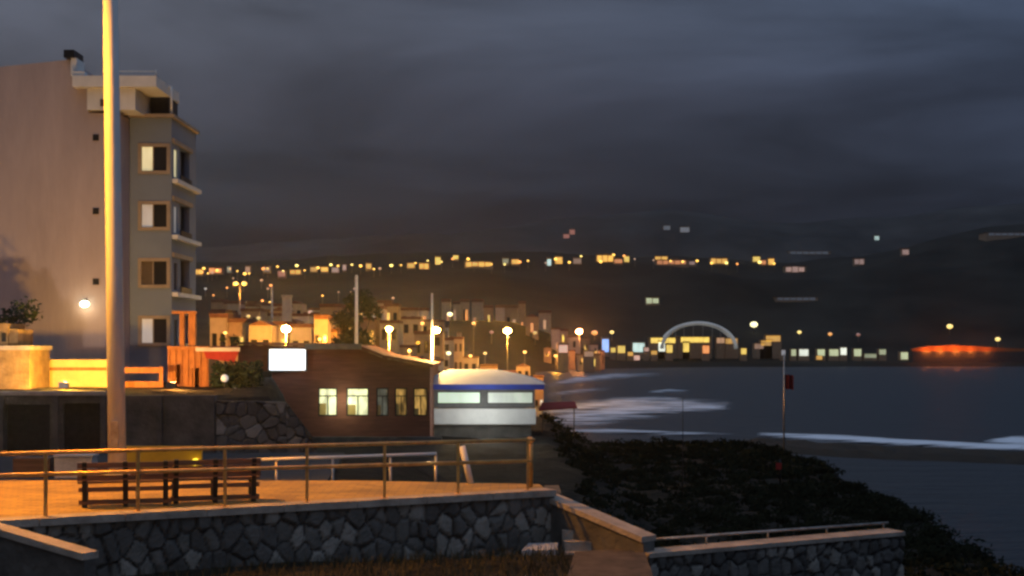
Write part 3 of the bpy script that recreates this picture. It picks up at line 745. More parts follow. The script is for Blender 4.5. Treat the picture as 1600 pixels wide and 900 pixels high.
# small stone lodge at the left border
lo = thing('stone_lodge', (PX(15, 57), 57, 10.2), 'small stone lodge with stepped top at the left border', 'lodge')
d = 57.
m = MB(); m.box(PX(-45, d), PX(46, d), d, d + 2.5, 9.7, PZ(547, d)); m.build('wall', mat('lodge_stone', (.24, .155, .07), .9, 0, .45, 2.2, .7, 9), lo)
m = MB(); m.box(PX(-47, d), PX(49, d), d - .12, d + 2.6, PZ(547, d) + .003, PZ(540, d)); m.build('ledge', M['coping'], lo)
m = MB(); m.box(PX(-40, d), PX(10, d), d + .2, d + 2.2, PZ(540, d) + .003, PZ(505, d)); m.box(PX(10, d) + .002, PX(24, d), d + .3, d + 2.1, PZ(540, d) + .003, PZ(514, d)); m.build('upper_wall', mat('lodge_stone', (.24, .155, .07), .9, 0, .45, 2.2, .7, 9), lo)
m = MB(); m.box(PX(0, d), PX(7, d), d + .15, d + .197, PZ(534, d), PZ(520, d)); m.build('window', M['darkglass'], lo)

def leaf_tree(name, label, base, top_z, w, n, size, seed, cat='tree', clumps=9, trunk_r=.15, crown_from=.35, hollow=False):
    rng = random.Random(seed); base = Vector(base); H = top_z - base.z
    t = thing(name, base, label, cat)
    m = MB(); m.tube([base - Vector((0, 0, .3)), base + Vector((.05 * H * .3, 0, H * .35)), base + Vector((0, 0, H * .8))], [trunk_r, trunk_r * .7, trunk_r * .25], 9)
    cs = []
    for k in range(clumps):
        a = rng.uniform(0, 6.28); zz = rng.uniform(crown_from, .92); rr = w * .5 * rng.uniform(.15, .75) * (1.15 - abs(zz - .6))
        c = base + Vector((rr * math.cos(a), rr * math.sin(a), H * zz)); cs.append(c)
        m.tube([base + Vector((0, 0, H * zz * .6)), (base + c) * .5 + Vector((0, 0, H * zz * .25)), c], [trunk_r * .4, trunk_r * .28, trunk_r * .1], 6)
    m.build('trunk', M['bark'], t)
    m = MB()
    for c in cs: leafball(m, c, w * rng.uniform(.2, .32), n // clumps, size, rng, .85)
    m.build('crown', M['leaf'], t)
    return t
leaf_tree('garden_tree', 'dark green tree behind the stone lodge at the left border', (PX(5, 61.5), 61.5, 10.1), PZ(450, 61.5), 2.9, 1500, .10, 21)
def hedge(name, label, x0, x1, y0, y1, z0, z1, n, size, seed):
    rng = random.Random(seed); t = MB()
    for _ in range(n):
        p = Vector((rng.uniform(x0, x1), rng.uniform(y0, y1), z0 + (z1 - z0) * rng.random() ** .8 * (1 + .12 * math.sin(rng.uniform(0, 9)))))
        a = Vector((rng.gauss(0, 1), rng.gauss(0, 1), rng.gauss(0, 1))).normalized(); b = a.orthogonal().normalized(); s_ = size * rng.uniform(.6, 1.4)
        t.add([p - a * s_, p + b * s_ * .6, p + a * s_, p - b * s_ * .6], [(0, 1, 2, 3)])
    return tag(t.build(name, M['leaf']), label, 'hedge')
hedge('hedge', 'dark green hedge between the orange kiosk and the brown restaurant', PX(328, 60), PX(402, 60), 60, 61.5, 9.4, PZ(572, 60), 2600, .09, 31)
for i, (px, py, r, lab) in enumerate(((351, 591, .16, 'pale globe lamp higher up in the dark hedge'), (367, 613, .19, 'pale globe lamp low in front of the dark hedge'))):
    q = P(px, py, 59.5); t = thing('globe_lamp', (q.x, q.y, q.z - .8), lab, 'lamp', 'globe lamps at the hedge')
    m = MB(); m.ball(q, r, 14, 9); m.build('globe', glow('dim_globe', (.55, .58, .52), .55), t)
    m = MB(); m.tube([(q.x, q.y, q.z - 1.0), (q.x, q.y, q.z - r * .9)], .03, 8); m.build('stem', M['iron'], t)

# orange timber kiosk with awning
d = 61.
kk = thing('kiosk', (PX(290, d), d, 10.1), 'orange timber kiosk with tall posts in front of the apartment block', 'kiosk')
m = MB(); m.holed(PX(262, d), PX(326, d), 9.6, PZ(546, d), d, d + .2, [(PX(276, d), PX(284, d), PZ(600, d), PZ(570, d)), (PX(300, d), PX(312, d), PZ(605, d), PZ(575, d))]); m.box(PX(262, d), PX(326, d), d + 1.8, d + 2, 9.6, PZ(546, d)); m.box(PX(262, d), PX(262, d) + .1, d + .2, d + 1.8, 9.6, PZ(546, d)); m.box(PX(326, d) - .1, PX(326, d), d + .2, d + 1.8, 9.6, PZ(546, d)); m.build('wall', M['orangewood'], kk)
for k in range(7):
    m = MB(); x = PX(264 + k * 9.8, d); m.box(x - .035, x + .035, d - .05, d - .003, 9.6, PZ(547, d)); m.build('batten', M['orangewood'], kk)
m = MB(); m.box(PX(262, d), PX(328, d), d - .1, d + 2.1, PZ(546, d) + .003, PZ(541, d)); m.build('roof', M['orangewood'], kk)
for px, w in ((283, 3.5), (299, 5.5)):
    m = MB(); m.box(PX(px - w, d), PX(px + w, d), d + .1, d + .35, PZ(541, d) + .004, PZ(490, d)); m.build('post', M['orangewood'], kk)
m = MB(); m.box(PX(268, d), PX(306, d), d + .05, d + .4, PZ(490, d) + .003, PZ(486, d)); m.build('crossbeam', M['orangewood'], kk)
aw = thing('awning', (PX(345, d), d, 10.1), 'red awning with a pale orange edge beside the kiosk', 'awning')
m = MB(); vs = [P(318, 542, d - .8), P(372, 542, d - .8), P(372, 552, d - 1.3), P(318, 552, d - 1.3)]
m.add([P(326, 541, d + .8), P(374, 541, d + .8), P(374, 548, d - .6), P(318, 548, d - .6)], [(0, 3, 2, 1)]); m.add([P(318, 548, d - .6), P(374, 548, d - .6), P(366, 566, d - .62), P(322, 560, d - .62)], [(0, 3, 2, 1)])
m.build('canvas', M['redcanvas'], aw)
m = MB(); m.bar(P(306, 546, d - .68), P(375, 546, d - .68), .1, .16); m.build('edge_beam', M['concrete'], aw)
m = MB(); m.tube([P(352, 550, d - .55), P(352, 625, d - .55)], .04, 8); m.build('post', M['iron'], aw)
for i, (px, w, h, lab) in enumerate(((348, .2, 16, 'small dark potted plant on the awning edge, left one'), (367, .42, 18, 'wide dark potted plant on the awning edge, right one'))):
    q = P(px, 541, d - .3); t = thing('potted_plant', q, lab, 'plant', 'potted plants above the red awning'); m = MB(); m.tube([q, q + Vector((0, 0, .18))], [.10, .14], 10); m.build('pot', M['iron'], t)
    m = MB(); leafball(m, q + Vector((0, 0, .30)), w * .75, 160, .05, random.Random(50 + i), .7); m.build('foliage', M['leaf'], t)

# ------------------------------------------------------------------ brown restaurant
D = 80.
rs = thing('restaurant', (PX(520, D), D, 7.0), 'low red brown restaurant with sloping roof and a glowing white sign', 'restaurant')
wz0, wz1 = PZ(650, D), PZ(606, D)
wins = [(497, 527, 'win_y'), (541, 576, 'win_y'), (588, 607, 'win_dark'), (617, 636, 'win_dim'), (646, 668, 'win_dim')]
m = MB(); m.holed(PX(372, D), PX(672, D), 5.8, PZ(600, D), D, D + .3, [(PX(a, D), PX(b, D), wz0, wz1) for a, b, _ in wins])
m.prism([(PX(372, D), PZ(600, D)), (PX(672, D), PZ(600, D)), (PX(672, D), PZ(573, D)), (PX(600, D), PZ(560, D)), (PX(560, D), PZ(545, D)), (PX(480, D), PZ(541, D)), (PX(372, D), PZ(539, D))], D, D + .3)
m.box(PX(372, D), PX(372, D) + .3, D + .302, D + 9, 5.8, PZ(541, D)); m.box(PX(672, D) - .3, PX(672, D), D + .302, D + 9, 5.8, PZ(574, D)); m.box(PX(372, D) + .302, PX(672, D) - .302, D + 4, D + 4.2, 5.8, PZ(602, D))
m.build('wall', M['timber'], rs)
prof = [(366, 534), (480, 536), (562, 540), (602, 555), (677, 569)]
m = MB()
for (a, b), (c, e) in zip(prof[:-1], prof[1:]):
    pa, pb = P(a, b, D), P(c, e, D)
    m.add([(pa.x, D - .35, pa.z), (pb.x, D - .35, pb.z), (pb.x, D + 9, pb.z), (pa.x, D + 9, pa.z), (pa.x, D - .35, pa.z - .16), (pb.x, D - .35, pb.z - .16), (pb.x, D + 9, pb.z - .16), (pa.x, D + 9, pa.z - .16)], [(0, 1, 2, 3), (7, 6, 5, 4), (0, 4, 5, 1), (2, 6, 7, 3), (3, 7, 4, 0), (1, 5, 6, 2)])
m.build('roof', M['timber'], rs)
m = MB(); m.box(PX(478, D), PX(566, D), D - .42, D - .355, PZ(546, D), PZ(537, D)); m.build('roof_fascia', M['roofgrey'], rs)
m = MB(); m.box(PX(378, D), PX(425, D), D - .2, D - .004, 6, PZ(580, D)); m.build('side_panel', M['iron'], rs)
sg = MB(); sg.box(PX(420, D), PX(480, D), D - .25, D - .05, PZ(580, D), PZ(544, D)); sgo = sg.build('sign', M['roofgrey'], rs)
m = MB(); m.box(PX(422.5, D), PX(478, D), D - .29, D - .253, PZ(578, D), PZ(546, D)); m.build('sign_face', G['sign'], sgo)
for a, b, g in wins:
    f = MB(); w = .07; x0, x1 = PX(a, D), PX(b, D)
    f.box(x0, x1, D + .05, D + .2, wz0, wz0 + w); f.box(x0, x1, D + .05, D + .2, wz1 - w, wz1); f.box(x0, x0 + w, D + .05, D + .2, wz0 + w, wz1 - w); f.box(x1 - w, x1, D + .05, D + .2, wz0 + w, wz1 - w)
    wo = f.build('window', M['iron'], rs)
    q = MB(); q.box(x0 + w, x1 - w, D + .14, D + .17, wz0 + w, wz1 - w); q.build('pane', G[g], wo)
    q = MB(); xm = (x0 + x1) / 2; q.box(xm - .03, xm + .03, D + .07, D + .135, wz0 + w, wz1 - w - .42); q.box(x0 + w, x1 - w, D + .065, D + .136, wz1 - w - .42, wz1 - w - .36); q.build('muntin', M['iron'], wo)
    q = MB(); hb = .35 + .5 * ((a * 7) % 10) / 10; q.box(x0 + w, xm - .1, D + .138, D + .1395, wz0 + w, wz0 + w + hb * .8); q.build('blind', M['ochre'], wo)
m = MB(); m.box(PX(470, D), PX(690, D), D - .5, D - .003, 5.4, PZ(682, D)); m.build('plinth', M['darkwall'], rs)
light('restaurant_window_light', (PX(535, D), D - .8, PZ(628, D)), (.95, .95, .6), 60, .4, rs)
light('sign_light', (PX(450, D), D - .9, PZ(562, D)), (.95, .97, 1), 40, .5, rs)

# ------------------------------------------------------------------ white pavilion with blue fascia
D = 84.
pv = thing('pavilion', (PX(757, D), D, 6.0), 'white pavilion with blue roof edge and two long lit windows', 'pavilion')
z_f1, z_f0 = PZ(600, D), PZ(608, D)
m = MB(); m.holed(PX(676, D), PX(836, D), PZ(637, D), PZ(609, D), D, D + .2, [(PX(683, D), PX(751, D), PZ(631, D), PZ(612, D)), (PX(761, D), PX(833, D), PZ(631, D), PZ(612, D))])
m.box(PX(676, D), PX(676, D) + .2, D + .202, D + 6, PZ(637, D), PZ(609, D)); m.box(PX(836, D) - .2, PX(836, D), D + .202, D + 6, PZ(637, D), PZ(609, D)); m.box(PX(676, D) + .202, PX(836, D) - .202, D + 5.8, D + 6, PZ(637, D), PZ(609, D)); m.build('wall', M['roofgrey'], pv)
m = MB(); m.box(PX(679, D), PX(837, D), D - .5, D - .2, PZ(662, D), PZ(638, D)); m.build('parapet', M['white'], pv)
m = MB(); m.box(PX(680, D), PX(836, D), D - .196, D + 6, PZ(664, D), PZ(660, D)); m.build('terrace_floor', M['concrete'], pv)
m = MB(); m.box(PX(676, D), PX(830, D), D, D + 6, 4.0, PZ(665, D)); m.build('base', M['darkwall'], pv)
m = MB(); m.box(PX(671, D), PX(850, D), D - .7, D + 6.6, z_f0, z_f1); m.build('fascia', M['blue'], pv)
for a, b in ((683, 751), (761, 833)):
    f = MB(); x0, x1, a0, a1 = PX(a, D), PX(b, D), PZ(631, D), PZ(612, D); w = .05
    f.box(x0, x1, D + .04, D + .16, a0, a0 + w); f.box(x0, x1, D + .04, D + .16, a1 - w, a1); f.box(x0, x0 + w, D + .04, D + .16, a0 + w, a1 - w); f.box(x1 - w, x1, D + .04, D + .16, a0 + w, a1 - w)
    wo = f.build('window', M['iron'], pv); q = MB(); q.box(x0 + w, x1 - w, D + .09, D + .12, a0 + w, a1 - w); q.build('pane', G['win_pav'] if a < 700 else glow('pavilion_window_dim', (.42, .50, .36), .75, .3, 1.6), wo)
m = MB(); x0, x1, y0, y1 = PX(669, D), PX(852, D), D - .8, D + 6.7; zt = PZ(579, D); ze = z_f1 + .003
n = 10; vs = []
for j in range(5):
    t = j / 4; ins = t; z = ze + (zt - ze) * (.75 * t + .25 * math.sin(t * math.pi / 2))
    vs.append((x0 + 1.1 * t ** 2, x1 - 3.0 * t ** 1.3, y0 + 2.4 * t, y1 - 2.4 * t, z))
V = []; FC = []
for a, b, c, e, z in vs: V += [(a, c, z), (b, c, z), (b, e, z), (a, e, z)]
for j in range(4):
    for k in range(4): FC.append((j * 4 + k, j * 4 + (k + 1) % 4, j * 4 + 4 + (k + 1) % 4, j * 4 + 4 + k))
FC.append((16, 17, 18, 19)); m.add(V, FC); m.build('roof', M['cream'], pv)
light('pavilion_fill', (PX(757, D), D - 3.2, PZ(640, D)), (.95, 1, .95), 270, .8, pv)  # added fill without a fixture, hangs in front to brighten the parapet
# red awning on the sea side of the pavilion
ra = thing('side_awning', (PX(872, 88), 88, 4.6), 'dark red awning on two posts on the sea side of the pavilion', 'awning')
m = MB(); m.add([P(846, 629, 89), P(898, 627, 89), P(902, 636, 87.5), P(842, 640, 87.5), P(842, 642, 87.5), P(902, 638, 87.5)], [(0, 3, 2, 1), (3, 4, 5, 2)]); m.build('canvas', M['redcanvas'], ra)
for px in (848, 897):
    m = MB(); q = P(px, 638, 87.8); m.tube([q, (q.x, q.y, 4.3)], .035, 8); m.build('post', M['iron'], ra)

# ------------------------------------------------------------------ lamps
def street_lamp(px, py, d, label, gm, size, power=0, col=SODIUM, group='street lamps of the town', ground=None, arm=0., pole_top=None, name='street_lamp', r=.07, off=(0, -.6, -.35), heads=None):
    q = P(px, py, d)
    g = ground if ground is not None else (ground_any(q.x + arm, d) if d > 113 else float(ground_near(q.x + arm, d)))
    g = min(g, q.z - 1.5)
    t = thing(name, (q.x + arm, d, g), label, 'street lamp', group)
    m = MB(); zt = PZ(pole_top, d) if pole_top else q.z + size * .3
    m.tube([(q.x + arm, d, g - .3), (q.x + arm, d, zt)], [r, r * .6], 8)
    if abs(arm) > .01: m.tube([(q.x + arm, d, q.z + size * .8), (q.x, d, q.z + size * 1.0)], r * .5, 6)
    m.build('pole', M['mast'] if d < 110 else M['galv'], t)
    for hx in (heads or [0]):
        m = MB(); m.ball((q.x + hx, d, q.z), size, 12, 8, (1.1, 1, .8)); m.build('lamp_globe', gm, t)
    if power: light('lamp_light', (q.x + off[0], d + off[1] - size, q.z + off[2] - size), col, power, size * .7, t)
    return t
street_lamp(447, 514, 112, 'brightest sodium street lamp behind the sign of the brown restaurant', G['sodium_hot'], .30, 14000, SODIUM)
street_lamp(608, 514, 120, 'sodium street lamp right of the dark tree above the restaurant roof', G['sodium'], .23, 8000, SODIUM)
street_lamp(682, 516, 88, 'sodium lamp on the tall mast rising behind the white pavilion', G['sodium'], .20, 3000, (1, .6, .18), arm=PX(675, 88) - PX(682, 88), pole_top=458, r=.11, ground=5.5)
street_lamp(793, 517, 300, 'bright orange street lamp in the town above the pavilion roof', G['sodium_far'], .70, 9500, SODIUM)
street_lamp(905, 518, 700, 'reddish orange street lamp at the right end of the lit town', G['redlamp'], 1.35, 13000, (1, .3, .06))
street_lamp(375, 443, 240, 'tall double headed amber lamp high on the slope left of the town', glow('amber_lamp', (1, .62, .10), 1.5), .42, 800, SODIUM, heads=[-.75, .75], r=.12)
street_lamp(398, 487, 190, 'pale yellow street lamp below the double headed lamp', G['palelamp'], .42, 1200, WARM)
# secondary town lamps  (px, py, size px radius, colour, description)
sec = [(132 + 503, 494, 3.2, 'yellow', 'small yellow lamp right of the dark tree'), (703, 491, 4, 'palelamp', 'pale yellow lamp right of the tall pavilion mast'), (545, 513, 4, 'yellow', 'yellow lamp in front of the dark tree trunk'),
       (562, 490, 3.2, 'yellow', 'small yellow lamp beside the white flagpole'), (485, 488, 3.5, 'pinkish', 'faint pink lamp left of the dark tree'), (504, 488, 3.5, 'pinkish', 'pale pink lamp nearer to the dark tree'),
       (768, 519, 3, 'reddim', 'faint red lamp left of the bright orange town lamp'), (836, 520, 3, 'yellowdim', 'dim yellow lamp between the two brightest town lamps'), (869, 519, 3, 'reddim', 'faint reddish lamp left of the reddish orange lamp'),
       (929, 520, 4.5, 'orange', 'orange lamp just right of the reddish orange street lamp'), (956, 519, 3.2, 'yellow', 'small yellow lamp above the blue lit sign'),
       (1178, 507, 5.5, 'palelamp', 'pale floodlight on a tall pole right of the white arch'), (1249, 519, 3, 'yellow', 'small yellow lamp right of the arch above the shore lights'), (1297, 522, 3, 'orange', 'small orange lamp above the green shore lights'),
       (1341, 523, 3, 'reddim', 'faint pinkish lamp at the right end of the shore lights'), (1484, 510, 4.5, 'yellow', 'yellow lamp above the glowing orange embankment'), (1559, 530, 3.8, 'yellow', 'yellow lamp at the right end of the orange embankment'),
       (758, 552, 2.5, 'yellow', 'low yellow lamp beside the pavilion roof ridge'), (701, 552, 3.5, 'palelamp', 'low bright lamp just right of the pavilion mast'), (388, 494, 3, 'yellowdim', 'dim yellow lamp low left of the pale street lamp'), (404, 497, 3.2, 'yellowdim', 'dim yellow lamp under the pale street lamp'), (321, 451, 2.2, 'whitedim', 'tiny grey white lamp beside the apartment block')]
for kname, c, s_ in (('pinkish', (.75, .42, .28), .8), ('reddim', (.45, .17, .10), .6), ('yellowdim', (.75, .55, .15), .8), ('orange', (1, .42, .08), 1.2), ('whitedim', (.4, .42, .4), .8)): G[kname] = glow('lamp_' + kname, c, s_)
G['yellow'] = glow('lamp_yellow_town', (1, .72, .20), 1.6); G['palelamp'] = glow('lamp_pale_town', (1, .90, .45), 2.2)
for px, py, rp, g, lab in sec:
    d = hit(px, py, 6.0) or 700
    street_lamp(px, py, d, lab, G[g], rp / F * d, 0, r=.02 + .05 * d / 200)

# white flagpole, pale tower, thin mast, dark tree
fp = MB(); d = 98.; fp.tube([(PX(557, d), d, 7), (PX(557, d), d, PZ(433, d))], [.14, .10], 10); fp.ball((PX(557, d), d, PZ(432, d)), .12, 10, 6)
tag(fp.build('flagpole', M['white']), 'white bare flagpole in front of the dark tree', 'flagpole')
d = 170.; tw = thing('water_tower', (PX(447, d), d, 8), 'pale slim tower behind the brightest sodium lamp', 'tower')
m = MB(); m.box(PX(441, d), PX(454, d), d, d + 1, 8, PZ(464, d)); m.build('shaft', M['stucco_b'], tw)
m = MB(); m.box(PX(440, d), PX(455, d), d - .1, d + 1.1, PZ(464, d) + .003, PZ(461, d)); m.build('cap', M['concrete'], tw)
m = MB(); m.tube([(PX(425, 160), 160, 8), (PX(425, 160), 160, PZ(447, 160))], .12, 8); tag(m.build('antenna_mast', M['galv']), 'thin grey antenna mast left of the pale slim tower', 'mast')
leaf_tree('broadleaf_tree', 'large dark tree behind the restaurant roof with white flagpole', (PX(556, 102), 102, 7.2), PZ(450, 102), 3.6, 6000, .13, 77, clumps=20, trunk_r=.22, crown_from=.22)

# ------------------------------------------------------------------ houses
def house(px0, px1, pyt, pyb, d, label, wallm, lit=(), roofm='tile', gable=True, name='house', group='houses of the lit town', depth=None, cat='house', floor=None):
    x0, x1 = PX(px0, d), PX(px1, d); z1 = PZ(pyt, d); zb_ = min(ground_any((x0 + x1) / 2, d), PZ(pyb, d)) if floor is None else floor
    w = x1 - x0; dp = depth or max(w * .7, 5)
    t = thing(name, ((x0 + x1) / 2, d, zb_), label, cat, group)
    m = MB(); m.box(x0, x1, d, d + dp, zb_ - 1.5, z1); wo = m.build('wall', wallm, t)
    rh = min(w * .22, (z1 - zb_) * .35); ov = .03 * w
    m = MB()
    if gable: m.prism([(x0 - ov, z1 + .01), (x1 + ov, z1 + .01), ((x0 + x1) / 2, z1 + rh)], d - ov, d + dp + ov)
    else: m.box(x0 - ov, x1 + ov, d - ov, d + dp + ov, z1 + .005, z1 + .05 * (z1 - zb_) + .1)
    m.build('roof', M[roofm], t)
    for (ax, az, bw, bh, g) in lit:     # fractions of the facade
        cx = x0 + ax * w; cz = zb_ + az * (z1 - zb_); ww, hh = bw * w, bh * (z1 - zb_)
        m = MB(); m.box(cx - ww / 2, cx + ww / 2, d - .08, d - .003, cz - hh / 2, cz + hh / 2); m.build('window', g, t)
    return t
# town houses lit by the street lamps, row behind row
ordn = ['first', 'second', 'third', 'fourth', 'fifth', 'sixth', 'seventh', 'eighth', 'ninth', 'tenth', 'eleventh', 'twelfth', 'thirteenth', 'fourteenth', 'fifteenth', 'sixteenth', 'seventeenth', 'eighteenth', 'nineteenth', 'twentieth', 'twenty first', 'twenty second', 'twenty third', 'twenty fourth', 'twenty fifth']
ordn += ['twenty ' + o for o in ordn[5:9]] + ['thirtieth'] + ['thirty ' + o for o in ordn[:9]]
rng = random.Random(12)
rowsT = [('front', 328, 528, 126, 4.5, 6.5, 20, 38), ('front', 594, 672, 128, 3.6, 5, 22, 40), ('second', 330, 690, 175, 4.5, 7, 22, 40), ('third', 328, 700, 245, 4.5, 8, 18, 36), ('fourth', 335, 720, 340, 5, 8.5, 16, 30), ('highest', 330, 700, 480, 5, 9, 12, 24),
         ('waterfront', 690, 850, 290, 4, 6.5, 18, 36), ('waterfront', 850, 945, 690, 5, 8, 10, 22), ('back', 690, 935, 770, 7, 11, 10, 22)]
HS = []
for rn, p0, p1, d, t0, t1, w0, w1 in rowsT:
    px = p0
    while px < p1 - 4:
        w = min(rng.uniform(w0, w1), p1 - px)
        dd_ = d * rng.uniform(.96, 1.05); xx_ = PX(px + w / 2, dd_); HS.append([rn, px, px + w * .96, HZ - (max(1.5, ground_any(xx_, dd_)) + rng.uniform(t0, t1) - CZ) * F / dd_, dd_, rng.randrange(3), rng.random()]); px += w + (rng.uniform(0, 6) if rng.random() < .4 else 0)
HS.append(['waterfront', 709, 723, 530, 284, 0, 1])
cntT = {}
kinds_ = ['cream', 'white', 'ochre']
for h in sorted(HS, key=lambda h: h[1]):
    rn, a, b, t_, d, c, u = h
    key = (rn, c); cntT[key] = cntT.get(key, 0) + 1
    w = (b - a) / F * d
    lit = []
    nw = max(2, min(5, int(w / 1.9))); bt = ground_any(PX((a + b) / 2, d), d); nf = max(1, min(4, int((PZ(t_, d) - bt) / 3.0)))
    if d < 520:
        for f_ in range(nf):
            for k in range(nw):
                r_ = rng.random()
                g = hglow(rng.choice(['amber', 'yellow', 'orange', 'white']), rng.choice([.6, .9, 1.3])) if r_ < .18 else M['darkglass']
                if nf * nw > 8 and r_ > .85: continue
                lit.append(((k + .5) / nw + rng.uniform(-.02, .02), (f_ + .55) / nf, min(.5 / nw, 1.2 / w), .42 / nf, g))
    else:
        for k in range(2):
            lit.append((rng.uniform(.25, .75), rng.uniform(.4, .8), .22, .2, hglow(rng.choice(['amber', 'yellow', 'orange', 'brown']), rng.choice([.5, .8, 1.1])) if rng.random() < .5 else M['darkglass']))
    house(a, b, t_, 560, d, '%s house in the %s row of town, %s %s one from left' % (kinds_[c], rn, ordn[cntT[key] - 1], kinds_[c]), [M['stucco_a'], M['stucco_b'], M['stucco_c']][c], lit, gable=u < .18, depth=5 + d * .008)
# lower street lamps standing between the houses
low_l = [(640, 548, 120, 1400, 'behind the restaurant roof'), (500, 530, 117, 1400, 'between the restaurant roof and the dark tree'), (352, 520, 118, 1000, 'behind the red awning'), (735, 556, 270, 6000, 'above the left half of the pavilion roof'), (820, 550, 285, 5000, 'in front of the middle waterfront houses'), (868, 556, 660, 10000, 'in front of the right waterfront houses'),
         (420, 512, 215, 2500, 'in the middle row above the restaurant sign'), (560, 508, 218, 2500, 'behind the dark tree'), (660, 505, 222, 2800, 'in the middle row beside the pavilion mast'), (480, 497, 400, 3500, 'high in the upper row left of the tree'), (620, 500, 405, 3500, 'high in the upper row right of the tree'), (740, 505, 410, 3500, 'at the right end of the upper row')]
for i, (px, py, d, pw, lab) in enumerate(low_l):
    street_lamp(px, py, d, 'low sodium street lamp ' + lab, glow('sodium_low', (1, .5, .12), 2.0), 2.6 / F * d, pw, SODIUM, r=.02 + .03 * d / 200, off=(0, -.02 * d, 0))
# houses high on the hill with lit fronts (px, py, w, h, colour, brightness)
HL = [(310, 425, 15, 8, 'amber', .85), (337, 423, 20, 8, 'orange', .8), (358, 421, 6, 9, 'green', .35), (387, 421, 7, 9, 'brown', .9), (417, 421, 10, 9, 'brown', .4), (440, 428, 11, 9, 'red', .5), (462, 425, 17, 7, 'amber', .6), (490, 421, 10, 8, 'amber', .4), (507, 421, 11, 8, 'amber', .8), (524, 422, 11, 8, 'pink', .6), (538, 418, 5, 8, 'pink', .8), (576, 416, 8, 9, 'amber', .6),
      (642, 415, 11, 8, 'amber', .6), (663, 416, 15, 8, 'amber', .75), (684, 408, 8, 12, 'yellow', .75), (712, 402, 8, 6, 'yellow', .8), (748, 413, 40, 7, 'amber', .75), (790, 408, 9, 8, 'green', .3), (805, 409, 11, 8, 'amber', .7), (858, 410, 6, 11, 'cyan', .7), (873, 407, 11, 10, 'amber', .75), (902, 408, 12, 9, 'brown', .5), (946, 404, 26, 10, 'amber', .85), (966, 408, 12, 6, 'orange', .5), (979, 405, 8, 10, 'yellow', .7), (1034, 404, 20, 7, 'amber', .65), (1050, 410, 46, 6, 'orange', .4), (1077, 411, 20, 5, 'pink', .4), (1124, 408, 26, 8, 'amber', .6), (1182, 405, 11, 8, 'yellow', .7), (1193, 410, 7, 6, 'orange', .5), (1205, 409, 9, 9, 'amber', .8), (1243, 421, 30, 8, 'pink', .6), (1343, 409, 15, 8, 'pink', .45), (1415, 394, 10, 9, 'pink', .5), (1020, 470, 20, 9, 'green', .8), (885, 370, 9, 8, 'red', .5), (894, 363, 8, 8, 'red', .5), (1070, 359, 14, 8, 'grey', .55), (1042, 356, 10, 6, 'grey', .35), (1370, 372, 7, 7, 'cyan', .45), (1265, 395, 60, 4, 'grey', .12), (1245, 467, 60, 4, 'grey', .07), (1580, 366, 70, 4, 'grey', .06)]
kindtxt = dict(amber='amber lit', orange='orange lit', green='pale green lit', brown='dim brown lit', red='dim reddish lit', pink='dim pinkish lit', yellow='yellow lit', cyan='cool white lit', grey='faint grey lit')
cnt = {}
for (px, py, w, h, c, k) in HL:
    cnt.setdefault(c, []).append(px)
for c in cnt: cnt[c].sort()
for (px, py, w, h, c, k) in HL:
    d = hit(px, py, 3.5, 300) or (1315 if py > 392 else 2295)
    n = max(1, int(round(w / 10))); ww = w / F * d; hh = h / F * d; q = P(px, py, d)
    lab = '%s %s on the dark hillside, %s of its colour from the left' % (kindtxt[c], 'long building' if w > 18 else 'house', ordn[cnt[c].index(px)])
    g = min(ground_any(q.x, d), q.z - hh * .55)
    t = thing('hillside_house', (q.x, d, g), lab, 'house', 'lit houses on the hillside')
    x0, x1 = q.x - ww * .56, q.x + ww * .56
    m = MB(); m.box(x0, x1, d, d + max(6, ww * .5), g - 3, q.z + hh * .62); m.build('wall', M['stucco_c'], t)
    m = MB(); m.box(x0 - .4, x1 + .4, d - .4, d + max(6, ww * .5) + .4, q.z + hh * .62 + .02, q.z + hh * .75); m.build('roof', M['tile'], t)
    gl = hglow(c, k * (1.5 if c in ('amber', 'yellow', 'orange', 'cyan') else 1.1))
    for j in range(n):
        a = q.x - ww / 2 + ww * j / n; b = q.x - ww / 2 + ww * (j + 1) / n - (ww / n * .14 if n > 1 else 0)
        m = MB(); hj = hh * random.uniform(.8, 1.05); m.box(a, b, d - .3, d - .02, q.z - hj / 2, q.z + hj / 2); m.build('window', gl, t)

# street lamps along the hillside roads
rng = random.Random(41); HLs = []
for k in range(52):
    px = 306 + (k / 51) ** 1.35 * 900; py = float(np.interp(px, [300, 600, 720, 1000, 1210], [424, 417, 408, 408, 411])) + rng.gauss(0, 3.5)
    HLs.append((px + rng.uniform(-7, 7), py, rng.uniform(1.3, 2.6), rng.choice(['amber', 'amber', 'orange', 'yellow', 'faint'])))
for k in range(16):
    HLs.append((rng.uniform(330, 620), rng.uniform(434, 476), rng.uniform(1.2, 2.2), rng.choice(['amber', 'orange', 'faint'])))
GL = dict(amber=glow('hill_lamp_amber', (1, .55, .08), 3), orange=glow('hill_lamp_orange', (1, .36, .06), 2.4), yellow=glow('hill_lamp_yellow', (1, .75, .18), 3), faint=glow('hill_lamp_faint', (.55, .30, .16), 1.1))
c3 = {}
for px, py, rp, c in sorted(HLs):
    d = hit(px, py, 7.0, 300) or 1310
    up = 'high road' if py < 430 else 'lower slope'
    c3[(c, up)] = c3.get((c, up), 0) + 1
    street_lamp(px, py, d, '%s street lamp on the hillside %s, %s such lamp from left' % (c, up, ordn[c3[(c, up)] - 1]), GL[c], rp / F * d, 0, group='street lamps on the hillside', r=.15)

